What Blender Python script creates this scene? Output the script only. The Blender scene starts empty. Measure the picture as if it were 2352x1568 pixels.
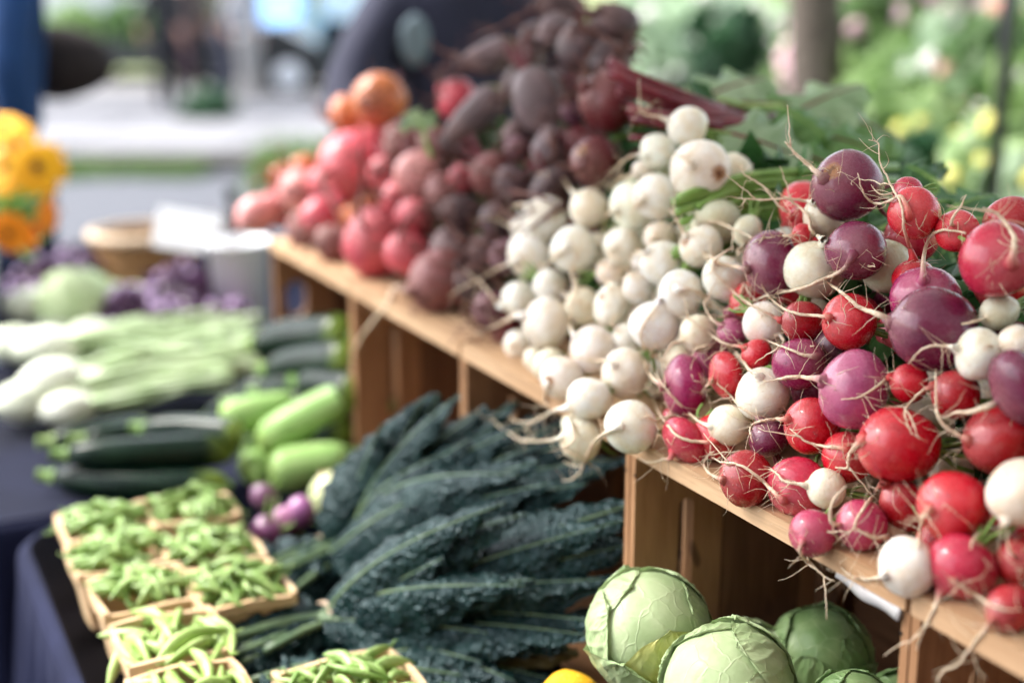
import bpy, bmesh, math, random
from mathutils import Vector, Matrix, Quaternion, noise

random.seed(7)
PI = math.pi
# ------------------------------------------------------------------ camera, world, sun, exposure
FW, FH = 2352.0, 1568.0                   # the frame the measurements were taken in
FOC = 50.0 / 36.0 * FW
PITCH = math.atan((FH / 2 + 47) / FOC)
CAM = Vector((0, 0, 1.5))
scene = bpy.context.scene
cam_data = bpy.data.cameras.new('camera')
cam = bpy.data.objects.new('camera', cam_data)
scene.collection.objects.link(cam)
cam.location = CAM
cam.rotation_euler = (PI / 2 - PITCH, 0, 0)
cam_data.lens = 50
cam_data.sensor_width = 36
cam_data.clip_start = 0.05
cam_data.clip_end = 400
cam_data.dof.use_dof = True
cam_data.dof.focus_distance = 1.20
cam_data.dof.aperture_fstop = 1.9
cam_data.dof.aperture_blades = 0
scene.camera = cam
scene.render.resolution_x, scene.render.resolution_y = 1024, 682

SUN_AZ = math.radians(-72)                # from +Y towards -X: left of the lens, slightly beyond it
SUN_EL = math.radians(50)
world = bpy.data.worlds.new('World')
scene.world = world
world.use_nodes = True
wn = world.node_tree
wn.nodes.clear()
wo = wn.nodes.new('ShaderNodeOutputWorld')
bg = wn.nodes.new('ShaderNodeBackground')
sky = wn.nodes.new('ShaderNodeTexSky')
sky.sky_type = 'NISHITA'
sky.sun_disc = False
sky.sun_elevation = SUN_EL
sky.sun_rotation = SUN_AZ
sky.dust_density = 3.0
hs = wn.nodes.new('ShaderNodeHueSaturation')
hs.inputs['Saturation'].default_value = 0.45
wn.links.new(sky.outputs[0], hs.inputs['Color'])
wn.links.new(hs.outputs[0], bg.inputs[0])
wn.links.new(bg.outputs[0], wo.inputs[0])
bg.inputs[1].default_value = 0.15
sun_data = bpy.data.lights.new('sun', 'SUN')
sun = bpy.data.objects.new('sun', sun_data)
scene.collection.objects.link(sun)
sun_data.energy = 1.8
sun_data.angle = math.radians(24)
sun_data.color = (1.0, 0.95, 0.88)
to_sun = Vector((math.sin(SUN_AZ) * math.cos(SUN_EL), math.cos(SUN_AZ) * math.cos(SUN_EL), math.sin(SUN_EL)))
sun.rotation_euler = to_sun.to_track_quat('Z', 'Y').to_euler()
scene.view_settings.view_transform = 'Standard'
scene.view_settings.look = 'None'
scene.view_settings.exposure = 2.15
scene.view_settings.gamma = 1
scene.view_settings.use_curve_mapping = False
scene.cycles.max_bounces = 8
scene.cycles.use_denoising = True

# ------------------------------------------------------------------ measuring helpers
cp, sp = math.cos(PITCH), math.sin(PITCH)
FWD = Vector((0, cp, -sp)); UPV = Vector((0, sp, cp)); RGT = Vector((1, 0, 0))
UP = Vector((0, 0, 1))
def ray(x, y):
    return FWD + RGT * ((x - FW / 2) / FOC) + UPV * (-(y - FH / 2) / FOC)
def P(x, y, Z): return CAM + ray(x, y) * Z
def Pz(x, y, z):
    r = ray(x, y)
    return CAM + r * ((z - CAM.z) / r.z)
def proj(p):
    q = p - CAM
    Z = q.dot(FWD)
    return FW / 2 + FOC * q.dot(RGT) / Z, FH / 2 - FOC * q.dot(UPV) / Z, Z
def depth(p): return (p - CAM).dot(FWD)

ZS = 1.055                                # underside of the crate top boards
TOPZ = 1.073
TBL = 0.764
DV = ray(-466, -47); DV.z = 0; DV.normalize()
NV = Vector((DV.y, -DV.x, 0))
S0 = Pz(1449, 1038, ZS)
LC = 0.40
def ST(s, t, z): 
    return Vector((S0.x, S0.y, 0)) + DV * s + NV * t + UP * z
def stof(p):
    q = p - S0
    return q.dot(DV), q.dot(NV)

# ------------------------------------------------------------------ object helpers
col = scene.collection
def link(o, parent=None):
    col.objects.link(o)
    if parent is not None: o.parent = parent
    return o
def tag(o, label=None, cat=None, group=None, kind=None):
    if label: o['label'] = label
    if cat: o['category'] = cat
    if group: o['group'] = group
    if kind: o['kind'] = kind
    return o
def empty(name, loc, label=None, cat=None, group=None, rz=0):
    o = bpy.data.objects.new(name, None)
    o.location = loc; o.rotation_euler = (0, 0, rz)
    o.empty_display_size = 0.02
    link(o); tag(o, label, cat, group)
    return o
def mesh(name, verts, faces, mat=None, smooth=True, attr=None):
    me = bpy.data.meshes.new(name)
    me.from_pydata([tuple(v) for v in verts], [], faces)
    if attr is not None:
        a = me.attributes.new('along', 'FLOAT', 'POINT')
        a.data.foreach_set('value', attr)
    if smooth:
        me.polygons.foreach_set('use_smooth', [True] * len(me.polygons))
    if mat: me.materials.append(mat)
    me.update()
    return me
def obj(name, me, parent=None, loc=None, inv=False):
    o = bpy.data.objects.new(name, me)
    link(o, parent)
    if loc is not None: o.location = loc
    return o
class MB:
    """collects shapes for one mesh"""
    def __init__(s): s.v = []; s.f = []; s.a = []
    def add(s, v, f, a=None):
        n = len(s.v); s.v += [Vector(p) for p in v]; s.f += [tuple(i + n for i in q) for q in f]
        s.a += a if a is not None else [0.0] * len(v)
    def tube(s, pts, rad, sides=6, a0=0.0, a1=1.0, cap=True):
        n = len(pts)
        if n < 2: return
        rings = []; al = []
        nrm = None
        for i, p in enumerate(pts):
            t = (pts[min(i + 1, n - 1)] - pts[max(i - 1, 0)])
            if t.length < 1e-9: t = Vector((0, 0, 1))
            t.normalize()
            if nrm is None:
                nrm = t.orthogonal().normalized()
            else:
                nrm = (nrm - t * nrm.dot(t))
                nrm = nrm.normalized() if nrm.length > 1e-6 else t.orthogonal().normalized()
            b = t.cross(nrm)
            r = rad[i] if isinstance(rad, (list, tuple)) else rad
            for k in range(sides):
                w = 2 * PI * k / sides
                rings.append(p + (nrm * math.cos(w) + b * math.sin(w)) * r)
                al.append(a0 + (a1 - a0) * i / (n - 1))
        f = []
        for i in range(n - 1):
            for k in range(sides):
                k2 = (k + 1) % sides
                f.append((i * sides + k, i * sides + k2, (i + 1) * sides + k2, (i + 1) * sides + k))
        if cap:
            f.append(tuple(reversed(range(sides))))
            f.append(tuple((n - 1) * sides + k for k in range(sides)))
        s.add(rings, f, al)
    def box(s, c, size, ax=None):
        ax = ax or (Vector((1, 0, 0)), Vector((0, 1, 0)), Vector((0, 0, 1)))
        v = []
        for i in (-.5, .5):
            for j in (-.5, .5):
                for k in (-.5, .5):
                    v.append(Vector(c) + ax[0] * size[0] * i + ax[1] * size[1] * j + ax[2] * size[2] * k)
        s.add(v, [(0, 1, 3, 2), (4, 6, 7, 5), (0, 4, 5, 1), (2, 3, 7, 6), (0, 2, 6, 4), (1, 5, 7, 3)])
    def lathe(s, prof, n=24, c=(0, 0, 0)):
        c = Vector(c); v = []; f = []
        for r, z in prof:
            for k in range(n):
                w = 2 * PI * k / n
                v.append(c + Vector((r * math.cos(w), r * math.sin(w), z)))
        for i in range(len(prof) - 1):
            for k in range(n):
                k2 = (k + 1) % n
                f.append((i * n + k, i * n + k2, (i + 1) * n + k2, (i + 1) * n + k))
        f.append(tuple(reversed(range(n)))); f.append(tuple((len(prof) - 1) * n + k for k in range(n)))
        s.add(v, f)
    def build(s, name, mat, parent=None, smooth=True, at=None):
        """at: world point that becomes the object's origin"""
        off = Vector((0, 0, 0))
        if at is not None: off = Vector(at)
        me = mesh(name, [p - off for p in s.v], s.f, mat, smooth, s.a)
        o = obj(name, me, parent)
        if at is not None:
            o.location = off - (parent.location if parent else Vector((0, 0, 0)))
        elif parent is not None:
            o.location = -Vector(parent.location)
        return o
def catmull(pts, sub=4):
    if len(pts) < 3: 
        return [pts[0].lerp(pts[-1], i / sub) for i in range(sub + 1)]
    out = []
    q = [pts[0] * 2 - pts[1]] + list(pts) + [pts[-1] * 2 - pts[-2]]
    for i in range(1, len(q) - 2):
        p0, p1, p2, p3 = q[i - 1:i + 3]
        for k in range(sub):
            t = k / sub
            out.append(0.5 * ((2 * p1) + (p2 - p0) * t + (2 * p0 - 5 * p1 + 4 * p2 - p3) * t * t + (3 * p1 - p0 - 3 * p2 + p3) * t ** 3))
    out.append(pts[-1])
    return out

# ------------------------------------------------------------------ materials
class NT:
    def __init__(s, name):
        s.m = bpy.data.materials.new(name); s.m.use_nodes = True
        s.t = s.m.node_tree; s.t.nodes.clear()
        s.out = s.n('ShaderNodeOutputMaterial'); s.b = s.n('ShaderNodeBsdfPrincipled')
        s.l(s.b.outputs[0], s.out.inputs[0])
    def n(s, k, **kw):
        x = s.t.nodes.new(k)
        for a, b in kw.items(): setattr(x, a, b)
        return x
    def l(s, a, b): s.t.links.new(a, b)
    def val(s, sock, v):
        if hasattr(v, 'links') or hasattr(v, 'is_output'): s.l(v, sock)
        else: sock.default_value = v
    def coord(s, scale=(1, 1, 1), rnd=True):
        c = s.n('ShaderNodeTexCoord'); m = s.n('ShaderNodeMapping')
        m.inputs['Scale'].default_value = scale
        if rnd:
            oi = s.n('ShaderNodeObjectInfo'); mm = s.n('ShaderNodeMath', operation='MULTIPLY'); mm.inputs[1].default_value = 37.0
            s.l(oi.outputs['Random'], mm.inputs[0]); s.l(mm.outputs[0], m.inputs['Location'])
        s.l(c.outputs['Object'], m.inputs['Vector'])
        return m.outputs[0]
    def noise(s, co, scale, detail=3, rough=.55, dist=0):
        x = s.n('ShaderNodeTexNoise'); s.l(co, x.inputs['Vector'])
        x.inputs['Scale'].default_value = scale; x.inputs['Detail'].default_value = detail
        x.inputs['Roughness'].default_value = rough; x.inputs['Distortion'].default_value = dist
        return x.outputs['Fac']
    def ramp(s, f, a, b, va=0.0, vb=1.0):
        x = s.n('ShaderNodeMapRange'); x.interpolation_type = 'SMOOTHSTEP'
        s.l(f, x.inputs[0]); x.inputs[1].default_value = a; x.inputs[2].default_value = b
        x.inputs[3].default_value = va; x.inputs[4].default_value = vb
        return x.outputs[0]
    def math(s, op, a, b=0.0):
        x = s.n('ShaderNodeMath', operation=op); s.val(x.inputs[0], a); s.val(x.inputs[1], b)
        return x.outputs[0]
    def mix(s, f, a, b, mode='MIX'):
        x = s.n('ShaderNodeMix'); x.data_type = 'RGBA'; x.blend_type = mode
        s.val(x.inputs[0], f)
        s.val(x.inputs[6], a if not isinstance(a, tuple) else (*a, 1)[:4]); s.val(x.inputs[7], b if not isinstance(b, tuple) else (*b, 1)[:4])
        return x.outputs[2]
    def bump(s, h, strength=.3, dist=.001):
        x = s.n('ShaderNodeBump'); x.inputs['Strength'].default_value = strength; x.inputs['Distance'].default_value = dist
        s.l(h, x.inputs['Height']); s.l(x.outputs[0], s.b.inputs['Normal'])
        return x
    def set(s, color=None, rough=None, spec=None, **kw):
        if color is not None: s.val(s.b.inputs['Base Color'], color if not isinstance(color, tuple) else (*color, 1)[:4])
        if rough is not None: s.val(s.b.inputs['Roughness'], rough)
        if spec is not None: s.b.inputs['Specular IOR Level'].default_value = spec
        for k, v in kw.items(): s.val(s.b.inputs[k.replace('_', ' ')], v)
        return s.m

def m_skin(name, white=False, dull=False):
    t = NT(name)
    oi = t.n('ShaderNodeObjectInfo')
    base = oi.outputs['Color']
    co = t.coord((1, 1, 1))
    c = t.n('ShaderNodeTexCoord'); sep = t.n('ShaderNodeSeparateXYZ'); t.l(c.outputs['Object'], sep.inputs[0])
    z = sep.outputs[2]
    n1 = t.noise(co, 1.6, 4)
    n2 = t.noise(co, 9, 4, .6)
    if white:
        colr = t.mix(t.ramp(n1, .35, .7), base, t.mix(1.0, base, (.92, .84, .72), 'MULTIPLY'))
        # faint tan growth rings and scuffs
        cs = t.coord((1.2, 1.2, 9))
        ring = t.noise(cs, 2.2, 5, .65, .6)
        colr = t.mix(t.ramp(ring, .56, .72, 0, .45), colr, (.50, .33, .16))
        colr = t.mix(t.ramp(t.noise(co, 3.1, 5, .6), .62, .74, 0, .5), colr, (.52, .38, .22))
        colr = t.mix(t.ramp(z, .82, 1.1, 0, .55), colr, (.55, .38, .2))
        colr = t.mix(t.ramp(z, -.7, -1.0, 0, .8), colr, (.25, .34, .08))
        sp1 = t.ramp(t.noise(co, 38, 2, .5), .70, .76, 0, .5)
        colr = t.mix(sp1, colr, (.42, .27, .14))
    else:
        light = t.mix(.32, base, (.75, .50, .56))
        colr = t.mix(t.ramp(n1, .45, .78, 0, .14 if not dull else .5), base, light)
        dark = t.mix(1.0, base, (.55, .5, .6), 'MULTIPLY')
        colr = t.mix(t.ramp(t.noise(co, 2.0, 3), .50, .74, 0, .50), colr, dark)
        scr = t.noise(t.coord((7, 1.2, 1.6)), 3.2, 5, .7, 1.2)
        colr = t.mix(t.ramp(scr, .67, .71, 0, .38), colr, t.mix(.5, base, (.75, .58, .52)))
        colr = t.mix(t.ramp(z, .35, 1.15, 0, .34), colr, t.mix(.5, base, (.72, .46, .42)))
        cs = t.coord((1.0, 1.0, 10))
        colr = t.mix(t.ramp(t.noise(cs, 2.6, 5, .65, .5), .66, .74, 0, .45 if not dull else .8), colr, (.55, .36, .30) if not dull else (.22, .13, .09))
        colr = t.mix(t.ramp(t.noise(co, 26, 2, .5), .735, .77, 0, .5), colr, (.70, .50, .48))
        colr = t.mix(t.ramp(t.noise(co, 22, 2, .5), .735, .76, 0, .7), colr, (.03, .012, .012))
        colr = t.mix(t.ramp(z, -.78, -1.0, 0, .8), colr, (.12, .16, .04))
    # scar at the place stored on the object
    at = t.n('ShaderNodeAttribute'); at.attribute_type = 'OBJECT'; at.attribute_name = 'scar'
    sub = t.n('ShaderNodeVectorMath', operation='SUBTRACT'); t.l(c.outputs['Object'], sub.inputs[0]); t.l(at.outputs['Vector'], sub.inputs[1])
    ln = t.n('ShaderNodeVectorMath', operation='LENGTH'); t.l(sub.outputs[0], ln.inputs[0])
    d = t.math('ADD', ln.outputs['Value'], t.math('MULTIPLY', t.math('SUBTRACT', n2, .5), .35))
    colr = t.mix(t.ramp(d, .34, .18, 0, .9), colr, (.34, .15, .05))
    colr = t.mix(t.ramp(d, .15, .08, 0, .8), colr, (.10, .04, .02))
    rough = t.ramp(n2, .3, .7, .19, .34) if not dull else t.ramp(n2, .3, .7, .48, .7)
    h = t.math('ADD', t.math('MULTIPLY', n2, .6), t.math('MULTIPLY', t.noise(t.coord((1, 1, 7)), 4, 4, .6), .8))
    h = t.math('ADD', h, t.math('MULTIPLY', t.ramp(d, .30, .14), -2.0))
    t.bump(h, .35 if not dull else .7, .0012)
    t.set(colr, rough, .32, Subsurface_Weight=.10 if white else 0.0, Subsurface_Scale=.006, Coat_Weight=.12 if dull or white else .45, Coat_Roughness=.10)
    t.b.inputs['Subsurface Radius'].default_value = (1, .5, .3)
    return t.m

def m_root(name='root_skin', ca=(.78, .66, .50), cb=(.60, .44, .28)):
    t = NT(name)
    oi = t.n('ShaderNodeObjectInfo')
    a = t.n('ShaderNodeAttribute'); a.attribute_name = 'along'
    co = t.coord((1, 1, 1))
    n1 = t.noise(co, 14, 4)
    cream = t.mix(t.ramp(n1, .35, .7), ca, cb)
    colr = t.mix(t.ramp(a.outputs['Fac'], -.02, .30), oi.outputs['Color'], cream)
    t.bump(n1, .5, .0008)
    return t.set(colr, .55, .35, Subsurface_Weight=.08, Subsurface_Scale=.004)

def m_leaf(name, ca, cb, vein=(.30, .36, .14), rough=.42, scale=1.0, bump=.4, veins=True, trans=.18, dist=.002, net=0):
    t = NT(name)
    co = t.coord((1, 1, 1))
    n1 = t.noise(co, 12 * scale, 4)
    colr = t.mix(t.ramp(n1, .35, .68), ca, cb)
    colr = t.mix(t.ramp(t.noise(co, 3.5 * scale, 2), .35, .7, 0, .5), colr, t.mix(1.0, colr, (.55, .62, .5), 'MULTIPLY'))
    if veins:
        a = t.n('ShaderNodeAttribute'); a.attribute_name = 'along'
        colr = t.mix(t.ramp(a.outputs['Fac'], .80, .97), colr, vein)
    h = t.noise(co, 60 * scale, 3)
    if net:
        vo = t.n('ShaderNodeTexVoronoi', feature='DISTANCE_TO_EDGE'); vo.inputs['Scale'].default_value = net
        vw = t.n('ShaderNodeVectorMath', operation='ADD'); t.l(t.coord((1, 1, .45), rnd=False), vw.inputs[0])
        nz = t.n('ShaderNodeTexNoise'); t.l(co, nz.inputs['Vector']); nz.inputs['Scale'].default_value = 40
        sc = t.n('ShaderNodeVectorMath', operation='SCALE'); t.l(nz.outputs['Color'], sc.inputs[0]); sc.inputs['Scale'].default_value = .018
        t.l(sc.outputs[0], vw.inputs[1]); t.l(vw.outputs[0], vo.inputs['Vector'])
        e = t.ramp(vo.outputs['Distance'], .055, .0)
        colr = t.mix(t.math('MULTIPLY', e, .26), colr, vein)
        h = t.math('ADD', t.math('MULTIPLY', h, .35), t.math('MULTIPLY', e, .22))
    t.bump(h, bump, dist)
    m = t.set(colr, rough, .4)
    if trans > 0:
        tr = t.n('ShaderNodeBsdfTranslucent'); t.l(colr, tr.inputs['Color'])
        mx = t.n('ShaderNodeMixShader'); mx.inputs[0].default_value = trans
        t.l(t.b.outputs[0], mx.inputs[1]); t.l(tr.outputs[0], mx.inputs[2]); t.l(mx.outputs[0], t.out.inputs[0])
    return m

def m_wood(name, ca, cb, knots=True, rough=.6, sc=1.0):
    t = NT(name)
    co = t.coord((1.4, 14, 14))
    g = t.noise(co, 3.0 * sc, 6, .6, .8)
    fine = t.noise(t.coord((4, 90, 90)), 4.0 * sc, 3, .6)
    big = t.noise(t.coord((1, 2, 2)), 3.0 * sc, 3)
    colr = t.mix(t.ramp(g, .35, .68), ca, cb)
    colr = t.mix(t.ramp(fine, .45, .75, 0, .4), colr, t.mix(1.0, ca, (.45, .38, .3), 'MULTIPLY'))
    colr = t.mix(t.ramp(big, .40, .75, 0, .5), colr, t.mix(1.0, ca, (.72, .60, .48), 'MULTIPLY'))
    if knots:
        kn = t.noise(t.coord((5, 11, 11)), 3, 1)
        colr = t.mix(t.ramp(kn, .74, .80, 0, .8), colr, (.09, .04, .02))
    h = t.math('ADD', g, t.math('MULTIPLY', fine, .5))
    t.bump(h, .4, .001)
    return t.set(colr, rough, .3)

def m_plain(name, ca, cb=None, rough=.7, scale=20, bump=.3, dist=.003, spec=.3, metal=0.0):
    t = NT(name)
    co = t.coord((1, 1, 1), rnd=True)
    n1 = t.noise(co, scale, 5, .6)
    cb = cb or tuple(x * .75 for x in ca)
    colr = t.mix(t.ramp(n1, .35, .68), ca, cb)
    t.bump(n1, bump, dist)
    t.b.inputs['Metallic'].default_value = metal
    return t.set(colr, rough, spec)

def m_cloth(name, ca, cb):
    t = NT(name)
    co = t.coord((1, 1, 1), rnd=False)
    n1 = t.noise(co, 4, 4)
    weave = t.noise(co, 900, 1)
    colr = t.mix(t.ramp(n1, .35, .7), ca, cb)
    t.bump(weave, .25, .0008)
    return t.set(colr, .9, .12)

M = {}
M['radish'] = m_skin('radish_skin')
M['turnip'] = m_skin('turnip_skin', white=True)
M['beet'] = m_skin('beet_skin', dull=True)
M['beet_fresh'] = m_skin('fresh_beet_skin')
_bf = [x for x in M['beet_fresh'].node_tree.nodes if x.type == 'BSDF_PRINCIPLED'][0]; _bf.inputs['Coat Weight'].default_value = .12; _bf.inputs['Coat Roughness'].default_value = .3
M['root'] = m_root()
M['beet_root'] = m_root('beet_root_skin', (.15, .06, .045), (.08, .03, .025))
M['stalk_green'] = m_leaf('stalk_green', (.16, .30, .05), (.28, .42, .12), rough=.35, veins=False, scale=3, trans=0)
M['stalk_red'] = m_leaf('stalk_red', (.12, .008, .022), (.20, .02, .03), rough=.3, veins=False, scale=3, trans=0)
M['beet_leaf'] = m_leaf('beet_leaf', (.10, .25, .05), (.20, .37, .11), vein=(.26, .06, .07), rough=.36, trans=.35)
M['beet_leaf_pale'] = m_leaf('beet_leaf_pale', (.28, .42, .22), (.40, .52, .32), vein=(.42, .22, .20), rough=.4, trans=.35)
M['radish_leaf'] = m_leaf('radish_leaf', (.03, .11, .03), (.06, .17, .045), rough=.4)
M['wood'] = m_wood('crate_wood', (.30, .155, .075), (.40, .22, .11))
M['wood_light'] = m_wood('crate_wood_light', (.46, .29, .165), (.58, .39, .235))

# ------------------------------------------------------------------ setting: ground, road, pavement, tables
M['asphalt'] = m_plain('asphalt', (.065, .070, .085), (.10, .105, .12), .85, 60, .5, .004)
M['concrete'] = m_plain('concrete', (.15, .15, .165), (.21, .21, .22), .85, 12, .3, .003)
M['stone'] = m_plain('kerb_stone', (.12, .115, .105), (.17, .16, .15), .85, 30, .4)
M['soil'] = m_plain('soil_ground', (.16, .20, .08), (.24, .27, .12), .95, 14, .6, .02)
M['navy_cloth'] = m_cloth('navy_cloth', (.007, .009, .025), (.012, .015, .040))

def sheet(name, x0, x1, y0, y1, z, mat, label):
    me = mesh(name, [(x0, y0, 0), (x1, y0, 0), (x1, y1, 0), (x0, y1, 0)], [(0, 1, 2, 3)], mat, False)
    o = obj(name, me); o.location = (0, 0, z); tag(o, label, kind='structure'); return o
sheet('ground', -160, 160, -20, 220, -0.016, M['soil'], 'dull green ground reaching to the horizon')
sheet('road', -60, 3.0, -6, 11.4, 0, M['asphalt'], 'blue grey asphalt road beside the stall')
# pavement of pale slabs beyond the road, laid one by one with open joints
pv = MB(); pv.box((-11, 15.9, 0.05), (40, 8.6, .10)); pav = pv.build('pavement', M['stone'], smooth=False, at=(-11, 15.9, 0))
tag(pav, 'pale concrete slab pavement across the road', kind='structure')
bm = bmesh.new(); bmesh.ops.create_cube(bm, size=1); bmesh.ops.scale(bm, vec=(1.46, 1.36, .05), verts=bm.verts)
bmesh.ops.bevel(bm, geom=bm.edges[:], offset=.012, segments=1); slab_me = bpy.data.meshes.new('paving_slab'); bm.to_mesh(slab_me); slab_me.materials.append(M['concrete'])
for i in range(9):
    for j in range(5):
        if j == 2 : continue
        o = obj('paving_slab', slab_me, pav); o.location = (-10.6 + i * 1.5 + 11, 12.6 + j * 1.4 - 15.9, .10 + random.uniform(-.003, .004))
mid = MB(); mid.box((-11, 15.4, .103), (40, 1.3, .004)); o = mid.build('gutter_strip', M['asphalt'], smooth=False, at=(-11, 15.4, .1)); tag(o, 'darker strip of asphalt running through the pale pavement', kind='structure')
for i in range(14):
    k = MB(); k.box((-24 + i * 1.92, 11.45, .06), (1.9, .2, .15)); o = k.build('kerb', M['stone'], smooth=False, at=(-24 + i * 1.92, 11.45, 0)); tag(o, 'grey stone kerb along the far side of the road', kind='structure')
# the road stops where the planted bed starts on the right
M['grass'] = m_leaf('grass_blade', (.10, .20, .04), (.22, .32, .10), veins=False, rough=.5, trans=.2)
gb = MB(); rg = random.Random(5)
for i in range(9000):
    if i < 6500:
        x = rg.uniform(0.9, 9); y = rg.uniform(4, 17); hmax = .10
    elif i < 7800:
        x = rg.uniform(-4.2, -2.4); y = rg.gauss(11.25, .12); hmax = .12
    else:
        x = rg.uniform(-1.95, -.4); y = rg.gauss(10.9, .35); hmax = .30
    a = rg.uniform(0, 2 * PI); h = rg.uniform(.4, 1) * hmax * 1.3; w = .012 * (1 + y * .06)
    d = Vector((math.cos(a), math.sin(a), 0)); b = Vector((x, y, 0))
    gb.add([b - d * w, b + d * w, b + d * rg.uniform(-.04, .04) + Vector((rg.uniform(-.03, .03), rg.uniform(-.03, .03), h))], [(0, 1, 2)])
o = gb.build('grass', M['grass'], smooth=False); tag(o, 'tufts of grass by the kerb and over the garden ground', kind='stuff')

# --- tables under navy cloth
def table(name, s0, s1, t0, t1, z, label, corner=.03):
    """cloth top with rounded rim and a hanging folded skirt on the given sides"""
    root = empty(name, ST((s0 + s1) / 2, (t0 + t1) / 2, 0), label, 'table')
    me = MB(); rr = .018; rc = corner
    rim = []
    cen = [(s1 - rc, t1 - rc, 0), (s0 + rc, t1 - rc, 1), (s0 + rc, t0 + rc, 2), (s1 - rc, t0 + rc, 3)]
    for ci, (cs_, ct_, q) in enumerate(cen):
        for i in range(16):
            a = PI / 2 * (q + i / 15); rim.append((cs_ + rc * math.cos(a), ct_ + rc * math.sin(a), math.cos(a), math.sin(a)))
        ns_, nt_, q2 = cen[(ci + 1) % 4]; a = PI / 2 * (q + 1)
        e0 = (cs_ + rc * math.cos(a), ct_ + rc * math.sin(a)); e1 = (ns_ + rc * math.cos(a), nt_ + rc * math.sin(a))
        L = math.hypot(e1[0] - e0[0], e1[1] - e0[1]); m = max(4, int(L / .012))
        for i in range(1, m): rim.append((e0[0] + (e1[0] - e0[0]) * i / m, e0[1] + (e1[1] - e0[1]) * i / m, math.cos(a), math.sin(a)))
    n = len(rim)
    prof = [(rr, 0), (rr * .45, -.003), (rr * .1, -.009), (0, -.02), (-.004, -.06), (-.02, -.25), (-.035, -.5), (-.045, -z + .02)]
    v = []; f = []
    for j, (ins, dz) in enumerate(prof):
        for i, (s, t, nx, ny) in enumerate(rim):
            w = min(1, max(0, (-dz - .03) / .4)) * .028
            ph = i * .012 / .085 * 2 * PI
            fold = w * (math.sin(ph) + .5 * math.sin(ph * .37 + 1)) - ins
            v.append(ST(s + nx * fold, t + ny * fold, z + dz))
    for j in range(len(prof) - 1):
        for i in range(n):
            f.append((j * n + i, j * n + (i + 1) % n, (j + 1) * n + (i + 1) % n, (j + 1) * n + i))
    f.append(tuple(range(n)))
    me.add(v, f)
    c = me.build('tablecloth', M['navy_cloth'], root)
    for a in (s0 + .08, s1 - .08):
        for b in (t0 + .08, t1 - .08):
            lg = MB(); lg.tube([ST(a, b, 0), ST(a, b, z - .02)], .016, 8); lg.build('leg', M['metal_dark'], root)
    return root
M['metal_dark'] = m_plain('dark_metal', (.04, .04, .045), None, .4, 30, .1, metal=.8)

table('display_table', .846, 3.05, -1.5, .52, TBL, 'far market table under navy cloth carrying zucchini and fennel')
table('display_table', -1.4, .838, -.500, .52, TBL, 'near market table under navy cloth carrying pea tills, kale and crates', corner=.10)

# ------------------------------------------------------------------ white fabric canopy, its unseen roof added to shade the heap (far right post stands in view)
cr = empty('market_canopy', ST(1.5, 1.93, 0), 'white stall canopy with an unseen roof added to shade the heap, on dark posts, one post standing at the right edge of the picture', 'canopy')
fab = NT('canopy_fabric'); fab.set((.52, .52, .51), .8, .2)
tr = fab.n('ShaderNodeBsdfTranslucent'); tr.inputs['Color'].default_value = (.8, .8, .78, 1)
mx = fab.n('ShaderNodeMixShader'); mx.inputs[0].default_value = .2
fab.l(fab.b.outputs[0], mx.inputs[1]); fab.l(tr.outputs[0], mx.inputs[2]); fab.l(mx.outputs[0], fab.out.inputs[0])
s0_, s1_, t0_, t1_ = -2.1, 1.5, -.84, 1.93
mb = MB(); apex = ST((s0_ + s1_) / 2, (t0_ + t1_) / 2, 3.1)
cs = [ST(s0_, t0_, 2.35), ST(s1_, t0_, 2.35), ST(s1_, t1_, 2.35), ST(s0_, t1_, 2.35)]
mb.add(cs + [apex], [(0, 1, 4), (1, 2, 4), (2, 3, 4), (3, 0, 4)]); mb.build('roof', fab.m, cr, False, at=apex)
for k in range(4):
    a, b = cs[k], cs[(k + 1) % 4]; mb = MB()
    mb.add([a, b, b - UP * .22, a - UP * .22], [(0, 1, 2, 3)]); mb.build('valance', fab.m, cr, False, at=a)
    mb = MB(); g = Vector((a.x, a.y, 0)); mb.tube([g, a], .018, 8); mb.tube([g, g + UP * .012], .07, 12); mb.build('post', M['metal_dark'], cr, at=g)

# the street side behind the lens: an unseen brick house front with windows, added to keep low sky off the stall
M['brick'] = m_plain('brick_front', (.16, .085, .06), (.22, .12, .085), .9, 25, .6, .01)
hb = empty('brick_house', (3.5, -6.5, 0), 'dark brick house front added unseen behind the viewer to block low sky', 'house')
mb = MB(); mb.box((3.5, -8.0, 4.5), (22, 3.0, 9.0)); mb.build('wall', M['brick'], hb, False, at=(3.5, -8, 4.5))
M['pane'] = m_plain('window_pane', (.03, .04, .05), None, .08, 3, .0, spec=.6)
for i in range(6):
    for j in range(3):
        c = Vector((-5.5 + i * 3.4, -6.49, 1.9 + j * 2.8)); mb = MB(); mb.box(c, (1.1, .06, 1.5)); w = mb.build('window', M['bucket_white'] if 'bucket_white' in M else M['stone'], hb, False, at=c)
        mb = MB(); mb.box((0, .02, 0), (.95, .06, 1.35)); o = mb.build('pane', M['pane'], None, False); o.parent = w

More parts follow.
